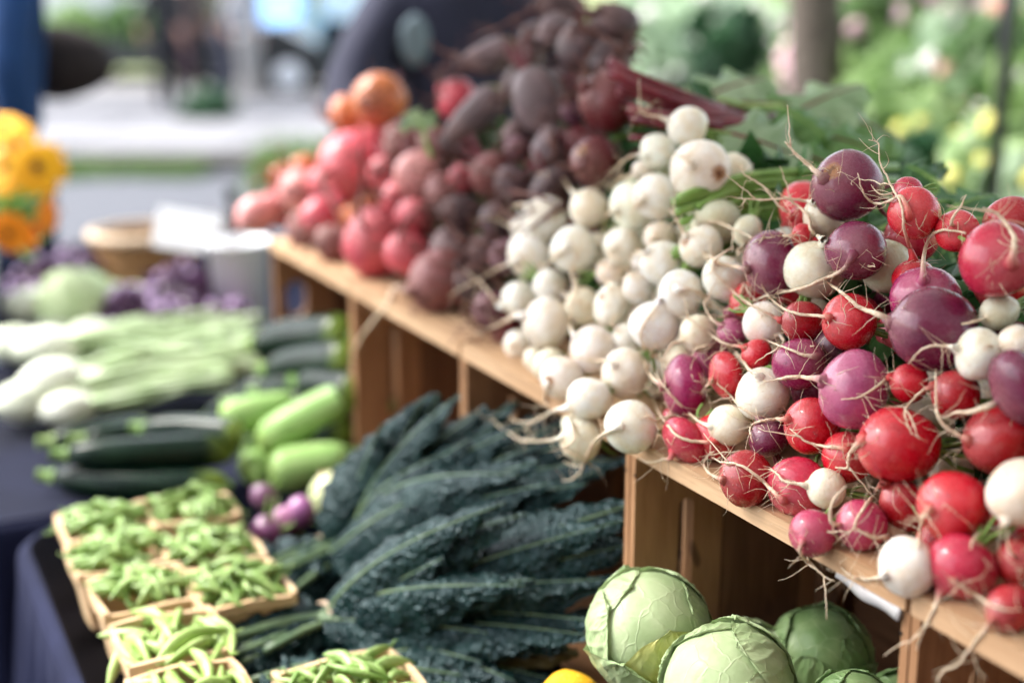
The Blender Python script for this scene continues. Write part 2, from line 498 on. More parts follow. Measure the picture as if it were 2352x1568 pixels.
# ------------------------------------------------------------------ crates
def plank(name, parent, a, b, wdir, w, th, mat, ext=0.0):
    """board whose centre line runs a -> b; wdir = its width direction"""
    L = (b - a).length
    x = (b - a).normalized(); y = (wdir - x * wdir.dot(x)).normalized(); zz = x.cross(y)
    bm = bmesh.new(); bmesh.ops.create_cube(bm, size=1)
    bmesh.ops.scale(bm, vec=(L, w, th), verts=bm.verts)
    bmesh.ops.bevel(bm, geom=bm.edges[:], offset=.0014, segments=1)
    me = bpy.data.meshes.new(name); bm.to_mesh(me); bm.free(); me.materials.append(mat)
    o = bpy.data.objects.new(name, me)
    Mx = Matrix((x, y, zz)).transposed().to_4x4(); Mx.translation = (a + b) / 2
    if parent: Mx = Matrix.Translation(-parent.location) @ Mx
    link(o, parent); o.matrix_local = Mx
    return o
def slot_plate(name, parent, origin, u, v, w, h, th, hole, mat):
    """board w x h (u,v directions) with a rounded hole (cx,cy,hw,hh), thickness th along u x v"""
    cx, cy, hw, hh = hole; nn = 32
    nrm = u.cross(v)
    inner = []; outer = []
    for i in range(nn):
        a = 2 * PI * i / nn
        ca, sa = math.cos(a), math.sin(a)
        r = min(hw, hh)
        ix = cx + ca * r + (hw - r) * (1 if ca > 0 else -1 if abs(ca) > 1e-6 else 0) * (1 if hw > r else 0)
        iy = cy + sa * r + (hh - r) * (1 if sa > 1e-6 else -1 if sa < -1e-6 else 0)
        inner.append((ix, iy))
        k = max(abs(ca) , abs(sa))
        ox = ca / k; oy = sa / k
        outer.append((cx + ox * (w - cx if ox > 0 else cx), cy + oy * (h - cy if oy > 0 else cy)))
    vs = []; fs = []
    for z in (0, th):
        for q in (inner, outer):
            for (a, b) in q: vs.append(Vector((a, b, z)))
    for i in range(nn):
        j = (i + 1) % nn
        fs += [(i, nn + i, nn + j, j), (2 * nn + j, 3 * nn + j, 3 * nn + i, 2 * nn + i), (nn + i, 3 * nn + i, 3 * nn + j, nn + j), (j, 2 * nn + j, 2 * nn + i, i)]
    # local x = grain = upright
    me = mesh(name, [(p.y, p.x, p.z) for p in vs], [tuple(reversed(f)) for f in fs], mat, False)
    o = bpy.data.objects.new(name, me)
    Mx = Matrix((v, u, nrm)).transposed().to_4x4(); Mx.translation = origin
    if parent: Mx = Matrix.Translation(-parent.location) @ Mx
    link(o, parent); o.matrix_local = Mx
    return o
M['wood_dark'] = m_wood('crate_wood_inside', (.13, .062, .030), (.20, .10, .05))  # crate wood darkened: the shade inside the crates is put into its colour
crate_lab = {-2: 'wooden crate at the near end under the overhanging red radishes', -1: 'wooden crate holding green cabbages under the mixed radishes',
             0: 'wooden crate behind the dark kale, under the white turnips', 1: 'wooden crate behind the tops of the curly dark kale, under the dark beets',
             2: 'farthest wooden crate with an oval hand hole, beside the dark zucchini'}
CD = .27
for k in (-2, -1, 0, 1, 2):
    r = random.Random(k + 11)
    c = empty('wooden_crate', ST((k + .5) * LC, CD / 2, TBL), crate_lab[k], 'crate', 'wooden crates standing on their sides')
    sa, sb = k * LC + .001, (k + 1) * LC - .001
    th = .0085
    for side, s in ((0, sa), (1, sb - th)):
        if k == 2 and side == 1:
            hole = (.037, .190, .019, .031)
        else:
            hole = (.060, .155, .0085, .07)
        slot_plate('end_board', c, ST(s + th, 0.0, TBL + .012), NV, UP, .104, ZS - TBL - .014, th, hole, M['wood'])
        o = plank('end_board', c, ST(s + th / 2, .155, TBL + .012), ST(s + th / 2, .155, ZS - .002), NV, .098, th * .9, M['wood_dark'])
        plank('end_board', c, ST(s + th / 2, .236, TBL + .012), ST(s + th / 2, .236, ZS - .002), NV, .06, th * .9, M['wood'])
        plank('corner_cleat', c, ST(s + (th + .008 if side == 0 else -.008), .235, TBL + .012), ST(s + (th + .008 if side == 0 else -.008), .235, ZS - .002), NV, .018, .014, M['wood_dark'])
    for j, (t, w) in enumerate(((.044, .088), (.136, .085), (.226, .085))):
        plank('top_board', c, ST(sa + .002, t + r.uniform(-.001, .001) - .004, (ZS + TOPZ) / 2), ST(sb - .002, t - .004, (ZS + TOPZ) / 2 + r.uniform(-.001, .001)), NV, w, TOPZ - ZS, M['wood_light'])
        plank('bottom_board', c, ST(sa + .002, t, TBL + .006), ST(sb - .002, t, TBL + .006), NV, w, .011, M['wood'])
    for z, w in ((.06, .085), (.155, .085), (.248, .08)):
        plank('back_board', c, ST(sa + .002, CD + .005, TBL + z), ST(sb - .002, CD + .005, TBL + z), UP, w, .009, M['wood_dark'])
nb = bmesh.new(); bmesh.ops.create_cone(nb, cap_ends=True, segments=8, radius1=.0024, radius2=.0020, depth=.0012)
nail_me = bpy.data.meshes.new('nail'); nb.to_mesh(nail_me); nb.free(); nail_me.materials.append(M['metal_dark'])
for k in (-2, -1, 0, 1, 2):
    c = [o for o in bpy.data.objects if o.get('label') == crate_lab[k]][0]
    for s in (k * LC + .007, (k + 1) * LC - .007):
        for t in (.012, .068, .11, .16):
            o = obj('nail', nail_me, c); o.location = ST(s, t, TOPZ + .0004) - c.location
        for z in (.03, .27):
            o = obj('nail', nail_me, c); o.location = ST(s + (.0022 if s < (k + .5) * LC else -.0022), -.0004, TBL + z) - c.location
            o.rotation_mode = 'QUATERNION'; o.rotation_quaternion = (-NV).to_track_quat('Z', 'Y'); o.scale = (.7, .7, 1)
# white strip added for the bright gap under the near crate's top board
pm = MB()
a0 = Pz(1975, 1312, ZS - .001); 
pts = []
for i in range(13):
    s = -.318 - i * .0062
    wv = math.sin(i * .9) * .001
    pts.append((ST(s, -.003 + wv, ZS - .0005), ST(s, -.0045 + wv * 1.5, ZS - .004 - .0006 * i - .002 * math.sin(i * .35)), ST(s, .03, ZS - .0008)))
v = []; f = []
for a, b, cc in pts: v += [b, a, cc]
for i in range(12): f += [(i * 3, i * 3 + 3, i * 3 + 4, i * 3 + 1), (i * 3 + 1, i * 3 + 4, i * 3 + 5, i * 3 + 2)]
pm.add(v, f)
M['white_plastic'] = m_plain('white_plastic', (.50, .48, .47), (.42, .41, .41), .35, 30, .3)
o = pm.build('plastic_strip', M['white_plastic'], at=ST(-.3, 0, ZS - .01)); tag(o, 'added white strip standing for the bright gap under the crate edge by the cabbages', 'gap strip')
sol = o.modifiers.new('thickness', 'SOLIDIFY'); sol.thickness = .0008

# ------------------------------------------------------------------ root vegetable bodies (unit size, root towards +Z)
def body_mesh(kind, seed):
    r = random.Random(seed)
    prof = []
    n = 22
    if kind == 'round':
        for i in range(n + 1):
            th = PI * i / n
            rr = math.sin(th); z = -math.cos(th)
            if i == 0: rr = .10; z = -.93
            elif z < -.75: z = z * .72 - .21 + .0; rr = max(rr, .12)
            if z > .80: rr = rr * .96
            prof.append([rr, z])
        prof[-1] = [.055, 1.09]; prof[-2][1] += .02; prof[-2][0] *= .9
        prof.append([.045, 1.16])
    elif kind == 'drop':
        for i in range(n + 1):
            th = PI * i / n
            u = i / n
            rr = math.sin(th) ** (1.0 if u < .5 else 1.25); z = -math.cos(th) * (1.0 if u < .5 else 1.12)
            if i == 0: rr = .10; z = -.93
            prof.append([max(rr, .05), z])
        prof.append([.05, 1.25])
    elif kind == 'long':
        for i in range(n + 1):
            u = i / n
            rr = (math.sin(PI * min(u, .5)) ** .6 if u < .3 else 0)
            z = -1.5 + 3.0 * u
            rr = math.sin(PI * (u ** .8)) ** .62 * (1 - .25 * u)
            prof.append([max(rr, .07) * 1.0, z])
        prof[0] = [.25, -1.5]; prof.append([.05, 1.65])
    v = []; f = []; m = 30
    off = Vector((r.uniform(-50, 50), r.uniform(-50, 50), r.uniform(-50, 50)))
    amp = {'round': .055, 'drop': .085, 'long': .09}[kind]
    for rr, z in prof:
        for k in range(m):
            w = 2 * PI * k / m
            d = Vector((math.cos(w) * rr, math.sin(w) * rr, z))
            q = 1 + amp * (noise.noise(d * .9 + off) * 1.6 + .35 * noise.noise(d * 3 + off))
            bend = Vector((noise.noise(Vector((z * .6, 3, 1)) + off), noise.noise(Vector((z * .6, 9, 4)) + off), 0)) * (.10 if kind != 'long' else .22) * (abs(z) ** 2)
            if kind == 'long': bend *= .6
            v.append(Vector((d.x * q, d.y * q, d.z * (1 + (q - 1) * .5))) + bend * (0 if z > .95 and kind != 'long' else 1))
    for i in range(len(prof) - 1):
        for k in range(m):
            k2 = (k + 1) % m
            f.append((i * m + k, i * m + k2, (i + 1) * m + k2, (i + 1) * m + k))
    f.append(tuple(reversed(range(m)))); f.append(tuple((len(prof) - 1) * m + k for k in range(m)))
    return v, f
BODY = {}
def body(kind, mat, var):
    key = (kind, mat, var)
    if key not in BODY:
        v, f = body_mesh(kind, hash((kind, var)) % 1000 if False else (var * 17 + len(kind) * 101))
        BODY[key] = mesh(mat + '_bulb', v, f, M[mat])
    return BODY[key]
# stalks behind the crown (unit, towards -Z)
STK = {}
def stalks(mat, var):
    if (mat, var) not in STK:
        r = random.Random(var + 400); mb = MB()
        for k in range(5):
            a = 2 * PI * k / 5 + r.uniform(-.3, .3); sp = r.uniform(.15, .5)
            p = [Vector((math.cos(a) * .08, math.sin(a) * .08, -.85)), Vector((math.cos(a) * (.12 + sp * .2), math.sin(a) * (.12 + sp * .2), -1.3)),
                 Vector((math.cos(a) * sp, math.sin(a) * sp, -1.6)), Vector((math.cos(a) * sp * 1.2, math.sin(a) * sp * 1.2, -1.85 - r.random() * .3))]
            mb.tube(catmull(p, 3), [.10, .09, .08, .075, .07, .07, .06, .06, .06, .05][:10], 6)
        STK[(mat, var)] = mesh('leaf_stalks', mb.v, mb.f, M[mat], True, mb.a)
    return STK[(mat, var)]
# automatic taproots (unit, leave the tip at +Z)
TAP = {}
def tap(var, mt='root'):
    if (var, mt) not in TAP:
        r = random.Random(var + 90); mb = MB()
        L = r.uniform(1.2, 3.2); p = [Vector((0, 0, 1.0)), Vector((0, 0, 1.14))]; d = Vector((r.uniform(-.3, .3), r.uniform(-.3, .3), 1)).normalized()
        cur = p[-1].copy(); bend = Vector((r.uniform(-1, 1), r.uniform(-1, 1), r.uniform(-.5, .2))) * .35
        for k in range(8):
            cur = cur + d * L / 8; p.append(cur.copy()); d = (d + bend + Vector((r.uniform(-.3, .3), r.uniform(-.3, .3), r.uniform(-.3, .3)))).normalized()
        q = catmull(p, 3); n = len(q)
        mb.tube(q, [.085 * (1 - i / (n - 1)) ** .8 + .014 for i in range(n)], 7)
        for h in range(r.randint(3, 7)):
            i = r.randint(4, n - 2); hair(mb, q[i], r, .5, .014, i / n)
        TAP[(var, mt)] = mesh('taproot', mb.v, mb.f, M[mt], True, mb.a)
    return TAP[(var, mt)]
def hair(mb, p0, r, L, rad, a):
    d = Vector((r.uniform(-1, 1), r.uniform(-1, 1), r.uniform(-1, 1))).normalized()
    cur = p0.copy(); pts = [cur.copy()]; bend = Vector((r.uniform(-1, 1), r.uniform(-1, 1), r.uniform(-1, 1))) * .25
    L = L * r.uniform(.4, 1.3)
    for k in range(5):
        cur = cur + d * L / 5; pts.append(cur.copy()); d = (d + bend + Vector((r.uniform(-.3, .3), r.uniform(-.3, .3), r.uniform(-.3, .3)))).normalized()
    mb.tube(pts, [rad * (1 - .7 * i / 5) for i in range(6)], 4, max(a, .4), 1)

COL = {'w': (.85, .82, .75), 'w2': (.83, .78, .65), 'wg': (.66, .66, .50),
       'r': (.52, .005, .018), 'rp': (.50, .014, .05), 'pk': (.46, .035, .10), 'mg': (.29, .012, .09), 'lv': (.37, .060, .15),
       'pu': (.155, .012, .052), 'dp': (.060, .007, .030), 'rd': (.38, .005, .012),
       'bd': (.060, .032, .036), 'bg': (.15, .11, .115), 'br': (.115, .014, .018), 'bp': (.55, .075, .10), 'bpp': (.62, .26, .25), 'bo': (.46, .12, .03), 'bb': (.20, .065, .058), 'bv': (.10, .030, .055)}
def crop(k):
    ox, oy, s = {'A': (1650, 350, 2.613), 'B': (1550, 700, 2.852), 'C': (1900, 850, 2.852), 'D': (2050, 1250, 3.76), 'E': (1150, 250, 2.851), 'G': (1150, 650, 2.852), 'M': (0, 0, 1 / 1.063)}[k]
    return lambda p: ((ox + p[0] / s) / 1.063, (oy + p[1] / s) / 1.063)
VEG = []
def V(rank, x, y, rx, ry, c, label, root=None, kind=None, scar=None, b=0.0, ax=None):
    if root: f = crop(root[0]); root = [f(p) for p in root[1]]
    VEG.append(dict(rank=rank, x=x, y=y, rx=rx, ry=ry, c=c, label=label, root=root, kind=kind, scar=scar, b=b, ax=ax, n=len(VEG)))

# ---- white turnips
V(0, 1580, 291, 47, 47, 'w', 'topmost white turnip of the heap, its root curled to the left', ('E', [(1375, 125), (1290, 95), (1210, 85), (1180, 60), (1215, 40)]))
V(1, 1512, 348, 40, 44, 'w', 'white turnip just below the topmost one with a long root bending left', ('E', [(1220, 375), (1140, 370), (1060, 410), (1000, 480), (920, 560), (850, 595), (785, 612)]))
V(0, 1611, 390, 69, 72, 'w', 'largest white turnip, big pale ball near the top of the heap', ('E', [(1545, 430), (1480, 390), (1420, 355)]), scar=(.75, .2, .55))
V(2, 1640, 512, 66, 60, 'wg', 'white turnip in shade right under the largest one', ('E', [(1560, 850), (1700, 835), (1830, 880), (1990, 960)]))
V(1, 1508, 452, 54, 56, 'w', 'round white turnip left of the largest one, a lump of two', ('E', [(1190, 680), (1150, 725), (1120, 760)]))
V(1, 1452, 473, 46, 60, 'w', 'longish white turnip leaning on the round one, root hooked downwards', ('E', [(1010, 750), (950, 780), (925, 850), (930, 950)]))
V(2, 1480, 395, 26, 30, 'w2', 'small white turnip peeping out under the long bent root', ('E', [(1160, 510), (1080, 515), (1000, 550), (930, 620)]))
V(1, 1352, 478, 46, 46, 'w2', 'white turnip below the red-flushed beet, root curling up to the left', ('E', [(720, 640), (680, 590), (640, 530), (560, 495), (460, 500)]))
V(1, 1252, 503, 52, 54, 'w', 'upper left white turnip of the heap beside the dark beets', ('E', [(420, 720), (340, 715), (270, 740), (210, 790), (180, 830)]))
V(2, 1208, 522, 34, 36, 'w', 'small white turnip half behind the upper left one', ('E', [(310, 880), (250, 850), (190, 820), (130, 780)]))
V(1, 1213, 584, 43, 54, 'w', 'oval white turnip with a long root stretched over the crate edge to the left', ('E', [(320, 1100), (200, 1150), (100, 1210), (0, 1260), (-150, 1340)]), 'drop')
V(0, 1320, 573, 56, 56, 'w', 'round white turnip in the middle of the left half, root tip facing out', ('E', [(660, 1010), (600, 1060), (560, 1100), (480, 1150), (400, 1170)]))
V(2, 1432, 565, 48, 46, 'w2', 'white turnip in a hollow below the hooked root', None)
V(2, 1515, 545, 42, 38, 'w2', 'white turnip tucked under the lump of two', None)
V(1, 1610, 565, 48, 50, 'w2', 'white turnip with a browned torn top below the shaded one', ('E', [(1500, 930), (1470, 890), (1420, 800), (1380, 740)]), scar=(.1, -.2, .9))
V(1, 1263, 655, 39, 40, 'w', 'small white turnip below the round one with the facing root', ('E', [(640, 1330), (700, 1370), (760, 1390), (830, 1400)]))
V(0, 1522, 605, 54, 52, 'w', 'smooth white turnip in the middle of the heap, small root hook on its left', ('E', [(1230, 1045), (1150, 1050), (1110, 1100), (1120, 1150)]))
V(2, 1472, 603, 24, 26, 'w', 'very small white turnip left of the smooth one', None)
V(0, 1563, 672, 55, 55, 'w', 'white turnip with faint freckles touching the tangle of fine roots', ('E', [(1440, 1300), (1530, 1300), (1600, 1330), (1650, 1390), (1700, 1400)]))
V(1, 1663, 640, 51, 57, 'w', 'white turnip at the border with the purple radishes', None, ax=(-.3, -.5))
V(1, 1405, 703, 44, 56, 'w', 'pointed white turnip with an orange brown patch on its top', ('E', [(990, 1270), (930, 1230), (880, 1190)]), 'drop', scar=(.35, -.45, .55))
V(2, 1340, 703, 40, 46, 'w2', 'white turnip in shade between two long hanging roots', ('E', [(730, 1280), (700, 1180), (740, 1080), (760, 1000)]))
V(1, 1466, 662, 36, 44, 'w', 'narrow white turnip beside the patched pointed one', None, 'drop', ax=(-.4, -.8))
V(2, 1405, 625, 40, 34, 'w2', 'shaded white turnip behind the pointed one', ('E', [(1090, 1170), (1010, 1150), (930, 1125), (870, 1110)]))
V(1, 1192, 685, 43, 42, 'w', 'leftmost small white turnip, two thin roots crossing the dark beets', ('G', [(200, 290), (160, 230), (80, 130), (0, 60), (-100, 0)]))
V(0, 1255, 742, 54, 62, 'w', 'large oval white turnip near the crate edge, root pointing down left', ('G', [(340, 330), (200, 400), (50, 470), (-30, 520)]))
V(0, 1505, 748, 60, 58, 'w', 'big white turnip with a root drooping in front of its neighbours', ('G', [(175 + 1150, 230), (1290, 290), (1220, 380), (1180, 470), (1200, 560), (1230, 650), (1250, 740)]))
V(2, 1190, 790, 27, 34, 'w', 'small white turnip resting directly on the crate edge', None)
V(2, 1228, 822, 26, 30, 'w2', 'tiny white turnip at the crate edge beside the small one', None)
V(0, 1365, 803, 58, 56, 'w', 'white turnip with a root trailing up in front of two others', ('G', [(725, 490), (690, 420), (690, 330), (715, 200), (740, 60)]))
V(2, 1440, 775, 34, 32, 'w', 'small white turnip squeezed behind the trailing root', None)
V(1, 1290, 868, 52, 50, 'w', 'white turnip with a broad brown pit, low on the left', ('G', [(530, 820), (515, 880), (515, 940), (540, 990)]), scar=(.15, .1, 1.0))
V(2, 1262, 838, 44, 40, 'w2', 'shaded white turnip behind the pitted one', None)
V(0, 1436, 856, 53, 57, 'w', 'white turnip with its root bent back over its left neighbour', ('G', [(1000, 690), (935, 655), (840, 660), (760, 640), (670, 615)]))
V(1, 1355, 915, 56, 50, 'w', 'white turnip with a dark split and a root reaching left over the kale', ('G', [(655, 985), (560, 1010), (480, 1060), (400, 1085), (320, 1080), (270, 1050)]), 'drop', scar=(.2, .5, .55))
V(0, 1449, 980, 64, 61, 'w', 'lowest big white turnip hanging over the crate edge, root curling down', ('G', [(1035, 1115), (930, 1165), (850, 1230), (800, 1340), (760, 1430), (700, 1480), (635, 1495)]))
V(0, 1335, 1008, 49, 52, 'w2', 'brown-scarred turnip hanging lowest with the longest root to the left', ('G', [(640, 1185), (560, 1210), (450, 1215), (350, 1210), (250, 1150), (170, 1090), (140, 1050)]), 'drop', scar=(.3, .4, .6))
V(2, 1312, 975, 24, 30, 'w2', 'little turnip stub between the two scarred turnips', ('G', [(680, 1060), (720, 1200), (640, 1270), (700, 1300), (800, 1360), (900, 1415)]))
V(1, 1603, 765, 42, 44, 'w2', 'yellowish turnip behind the fine root tangle', None)
V(2, 1560, 828, 36, 40, 'w2', 'white turnip in the gap beside the first purple radish', None)
V(2, 1718, 530, 34, 46, 'wg', 'dim white turnip right of the shaded one against green stalks', None)
# ---- mixed radishes, upper
V(0, 1945, 427, 84, 80, 'pu', 'big purple radish crowning the mixed heap, orange scuff at its left', ('A', [(950, 225), (860, 150), (790, 90), (740, 40), (700, -10)]), scar=(.1, .25, .92))
V(0, 1966, 575, 70, 71, 'pu', 'dark purple radish below the crowning one, long branched root', ('A', [(1130, 715), (1080, 790), (1020, 835), (930, 870), (850, 910), (760, 935), (600, 965), (480, 1010), (400, 1050), (330, 1060), (230, 1045)]))
V(0, 1770, 607, 60, 76, 'pu', 'tall violet radish next to the turnips with hairy roots', ('A', [(460, 805), (390, 790), (300, 770), (240, 735), (180, 700), (140, 665)]))
V(0, 1872, 622, 70, 67, 'w2', 'cream turnip between the violet and the dark purple radish', ('A', [(960, 620), (900, 590), (860, 540), (850, 470), (790, 410), (720, 360), (650, 310)]), b=.015)
V(1, 1893, 497, 48, 52, 'w2', 'cream turnip half hidden under the crowning purple radish', ('A', [(890, 375), (820, 365), (700, 352), (560, 358), (450, 355), (375, 348)]))
V(1, 1834, 502, 25, 26, 'r', 'tiny red radish, upper of two beside the cream turnip', ('A', [(740, 470), (700, 430), (640, 380), (590, 310), (540, 260), (470, 220), (430, 190), (420, 125)]))
V(0, 1843, 540, 27, 27, 'r', 'tiny red radish, lower of two beside the cream turnip', ('A', [(760, 595), (700, 590), (640, 598), (560, 605), (530, 640)]))
V(2, 2086, 440, 34, 34, 'rp', 'small red radish peeping above the round red one', None)
V(0, 2099, 490, 62, 61, 'r', 'round red radish right of the crowning purple one', ('A', [(1500, 480), (1440, 340), (1370, 365), (1300, 385), (1240, 370), (1190, 300), (1160, 190)]), ax=(-.2, .1))
V(2, 2200, 530, 52, 38, 'r', 'glossy red radish lying behind the round red one', None)
V(0, 2290, 595, 93, 90, 'rp', 'big rosy radish with a pale scratch at the right edge', ('A', [(2140, 760), (2160, 640), (2140, 560), (2050, 450), (1960, 410)]))
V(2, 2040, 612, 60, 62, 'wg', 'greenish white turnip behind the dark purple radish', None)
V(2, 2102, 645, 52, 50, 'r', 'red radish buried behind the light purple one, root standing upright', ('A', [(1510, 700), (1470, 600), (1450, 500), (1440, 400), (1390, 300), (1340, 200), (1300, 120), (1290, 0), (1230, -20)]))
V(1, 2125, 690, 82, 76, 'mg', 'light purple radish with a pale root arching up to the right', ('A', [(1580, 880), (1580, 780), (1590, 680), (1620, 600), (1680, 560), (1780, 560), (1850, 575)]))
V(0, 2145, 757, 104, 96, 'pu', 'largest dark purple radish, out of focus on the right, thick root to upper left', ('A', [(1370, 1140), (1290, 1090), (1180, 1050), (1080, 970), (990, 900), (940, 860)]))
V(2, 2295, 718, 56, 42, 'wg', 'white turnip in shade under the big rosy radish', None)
V(0, 2247, 815, 52, 64, 'w', 'small ivory turnip beside the largest purple radish', ('A', [(1800, 1300), (1700, 1290), (1600, 1300), (1540, 1340), (1480, 1410)]))
V(1, 2335, 790, 42, 44, 'w2', 'ivory turnip cut off by the right edge', None)
V(1, 2345, 892, 62, 96, 'pu', 'purple radish cut off by the right edge below the ivory one', None)
V(0, 1950, 740, 56, 68, 'r', 'bright red oval radish in the middle of the heap', ('A', [(985, 1110), (930, 1100), (800, 1090), (720, 1070), (640, 1020), (590, 970), (545, 900)]))
V(0, 1843, 738, 50, 48, 'rd', 'scuffed red radish left of the bright oval one', ('A', [(670, 1130), (600, 1090), (520, 1050), (420, 990), (350, 930), (280, 860), (220, 790), (170, 690)]))
V(1, 1757, 742, 53, 52, 'w', 'white turnip under the crossing thin roots', None, ax=(.6, .5))
V(2, 1717, 688, 30, 44, 'r', 'small red radish behind the crossing roots', ('A', [(420, 950), (440, 900), (470, 960), (520, 1010)]))
V(2, 1690, 722, 34, 28, 'mg', 'small magenta radish, upper of three in a row', None)
V(1, 1682, 765, 35, 35, 'lv', 'small lilac radish beside the white turnip', ('B', [(600, 270), (540, 230), (500, 170), (485, 100), (505, 68)]))
V(1, 1630, 822, 44, 62, 'lv', 'lilac oval radish behind the leftmost purple one', ('B', [(560, 400), (500, 410), (420, 440), (390, 520), (395, 600), (405, 665)]))
V(0, 1573, 888, 50, 74, 'mg', 'leftmost purple oval radish of the mixed heap', ('B', [(200, 690), (130, 640), (80, 560), (90, 480), (150, 400)]))
V(0, 1739, 813, 35, 36, 'r', 'small round scarlet radish with a thin branching root', ('A', [(440, 1300), (380, 1290), (300, 1270), (200, 1200), (120, 1140), (60, 1110), (0, 1100)]))
V(0, 1670, 862, 37, 58, 'r', 'long red radish with white shoulder below the scarlet one', ('B', [(540, 655), (500, 690), (470, 720), (450, 760)]), 'drop')
V(2, 1702, 858, 30, 52, 'w2', 'white side of a pale radish behind the long red one', None)
V(0, 1836, 836, 62, 60, 'mg', 'magenta radish with peeling skin in the centre', ('A', [(900, 1360), (820, 1350), (740, 1320), (640, 1280), (540, 1240)]))
V(1, 1907, 795, 40, 44, 'dp', 'near black purple radish beside the peeling magenta one', None)
V(0, 1753, 905, 63, 58, 'w', 'white turnip with an oval tan hole, sharpest in the picture', ('A', [(530, 1490), (470, 1440), (400, 1350), (330, 1290), (240, 1230)]), scar=(.55, .3, -.1))
V(0, 1675, 976, 49, 49, 'w2', 'small cracked ivory turnip below the one with the hole', ('B', [(530, 970), (450, 940), (390, 890), (310, 820), (250, 750), (200, 690), (150, 610), (130, 560)]))
V(1, 1640, 1002, 54, 72, 'r', 'orange red radish behind the cracked ivory turnip', ('B', [(560, 1080), (480, 1080), (380, 1070), (290, 1030), (220, 950), (160, 860), (120, 750), (115, 680)]))
V(0, 1574, 1012, 42, 62, 'rp', 'crimson radish at the left end over the crate edge', ('B', [(265, 1190), (200, 1200), (130, 1220), (60, 1210), (0, 1160)]))
V(2, 1545, 958, 24, 22, 'rp', 'pink radish tip poking out beside the lowest big turnip', ('B', [(270, 880), (200, 920), (130, 925), (40, 905)]))
V(0, 1765, 1006, 46, 44, 'pu', 'purple radish with a star of torn white skin', ('B', [(870, 920), (800, 880), (720, 820), (640, 730), (570, 670)]), scar=None)
V(0, 1866, 978, 64, 68, 'r', 'shiny red radish under the lilac giant, two pale roots', ('B', [(1070, 920), (1000, 920), (900, 930), (830, 950), (800, 1000), (825, 1090)]))
V(0, 1960, 893, 77, 92, 'lv', 'giant lilac radish with a dark dimple and a root straight to the left', ('B', [(1320, 645), (1200, 630), (1100, 625), (1000, 640), (900, 665)]), b=-.02)
V(0, 1714, 1099, 62, 64, 'rd', 'deep red radish with a torn nose hanging over the crate edge', ('B', [(620, 1340), (560, 1320), (510, 1290), (480, 1230), (510, 1170), (555, 1140)]))
V(1, 1832, 1118, 62, 74, 'rp', 'red radish with a rubbed hairy patch beside the small ivory ball', ('B', [(1040, 1490), (980, 1440), (900, 1360), (800, 1280), (700, 1230), (600, 1220), (530, 1180)]))
V(0, 1898, 1122, 47, 46, 'w2', 'small ivory turnip ball with a thin root to the left', ('B', [(1195, 1380), (1120, 1370), (1040, 1350), (990, 1300), (940, 1270), (860, 1270)]))
V(1, 1948, 1050, 60, 64, 'r', 'red radish wrapped in a knot of pale roots', ('C', [(480, 700), (400, 690), (310, 680), (200, 650), (130, 600), (80, 560)]))
V(0, 2062, 1020, 98, 88, 'r', 'biggest red radish of the right side, softly blurred', ('C', [(590, 640), (530, 690), (490, 760), (480, 830), (400, 830)]))
V(0, 2088, 880, 46, 46, 'r', 'orange red radish above the biggest red one', ('C', [(770, 200), (720, 240), (640, 300), (560, 340), (440, 355)]))
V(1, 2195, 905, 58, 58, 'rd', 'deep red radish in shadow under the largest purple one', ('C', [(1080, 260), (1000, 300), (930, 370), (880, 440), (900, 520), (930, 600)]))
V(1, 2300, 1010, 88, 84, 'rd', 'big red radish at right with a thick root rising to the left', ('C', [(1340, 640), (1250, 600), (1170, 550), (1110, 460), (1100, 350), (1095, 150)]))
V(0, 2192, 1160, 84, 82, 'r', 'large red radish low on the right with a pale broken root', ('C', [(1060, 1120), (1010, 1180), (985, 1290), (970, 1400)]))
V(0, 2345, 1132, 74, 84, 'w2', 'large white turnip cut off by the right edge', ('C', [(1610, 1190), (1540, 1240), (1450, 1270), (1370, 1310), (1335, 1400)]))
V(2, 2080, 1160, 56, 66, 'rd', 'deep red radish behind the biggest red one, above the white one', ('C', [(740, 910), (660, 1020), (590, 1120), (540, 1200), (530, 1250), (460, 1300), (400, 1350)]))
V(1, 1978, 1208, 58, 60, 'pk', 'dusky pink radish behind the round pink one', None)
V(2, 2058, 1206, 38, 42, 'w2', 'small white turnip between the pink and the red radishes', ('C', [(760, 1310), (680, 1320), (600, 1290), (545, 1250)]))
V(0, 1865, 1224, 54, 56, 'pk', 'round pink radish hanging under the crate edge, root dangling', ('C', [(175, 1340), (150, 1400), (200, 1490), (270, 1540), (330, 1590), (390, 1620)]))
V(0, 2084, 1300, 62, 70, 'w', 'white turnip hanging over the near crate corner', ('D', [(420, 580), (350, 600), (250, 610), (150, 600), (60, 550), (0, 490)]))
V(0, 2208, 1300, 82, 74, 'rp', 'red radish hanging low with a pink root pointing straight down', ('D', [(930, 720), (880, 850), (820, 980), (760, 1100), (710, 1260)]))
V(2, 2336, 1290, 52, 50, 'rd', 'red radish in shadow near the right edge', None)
V(1, 2320, 1395, 62, 52, 'rd', 'lowest red radish at the right with a long pink root', ('D', [(1420, 960), (1330, 1080), (1200, 1240), (1080, 1400), (950, 1450), (900, 1560)]))
V(2, 2150, 1240, 44, 44, 'rd', 'red radish tucked between the large low ones', ('D', [(1010, 620), (1150, 700), (1300, 790), (1450, 880), (1692, 900)]))
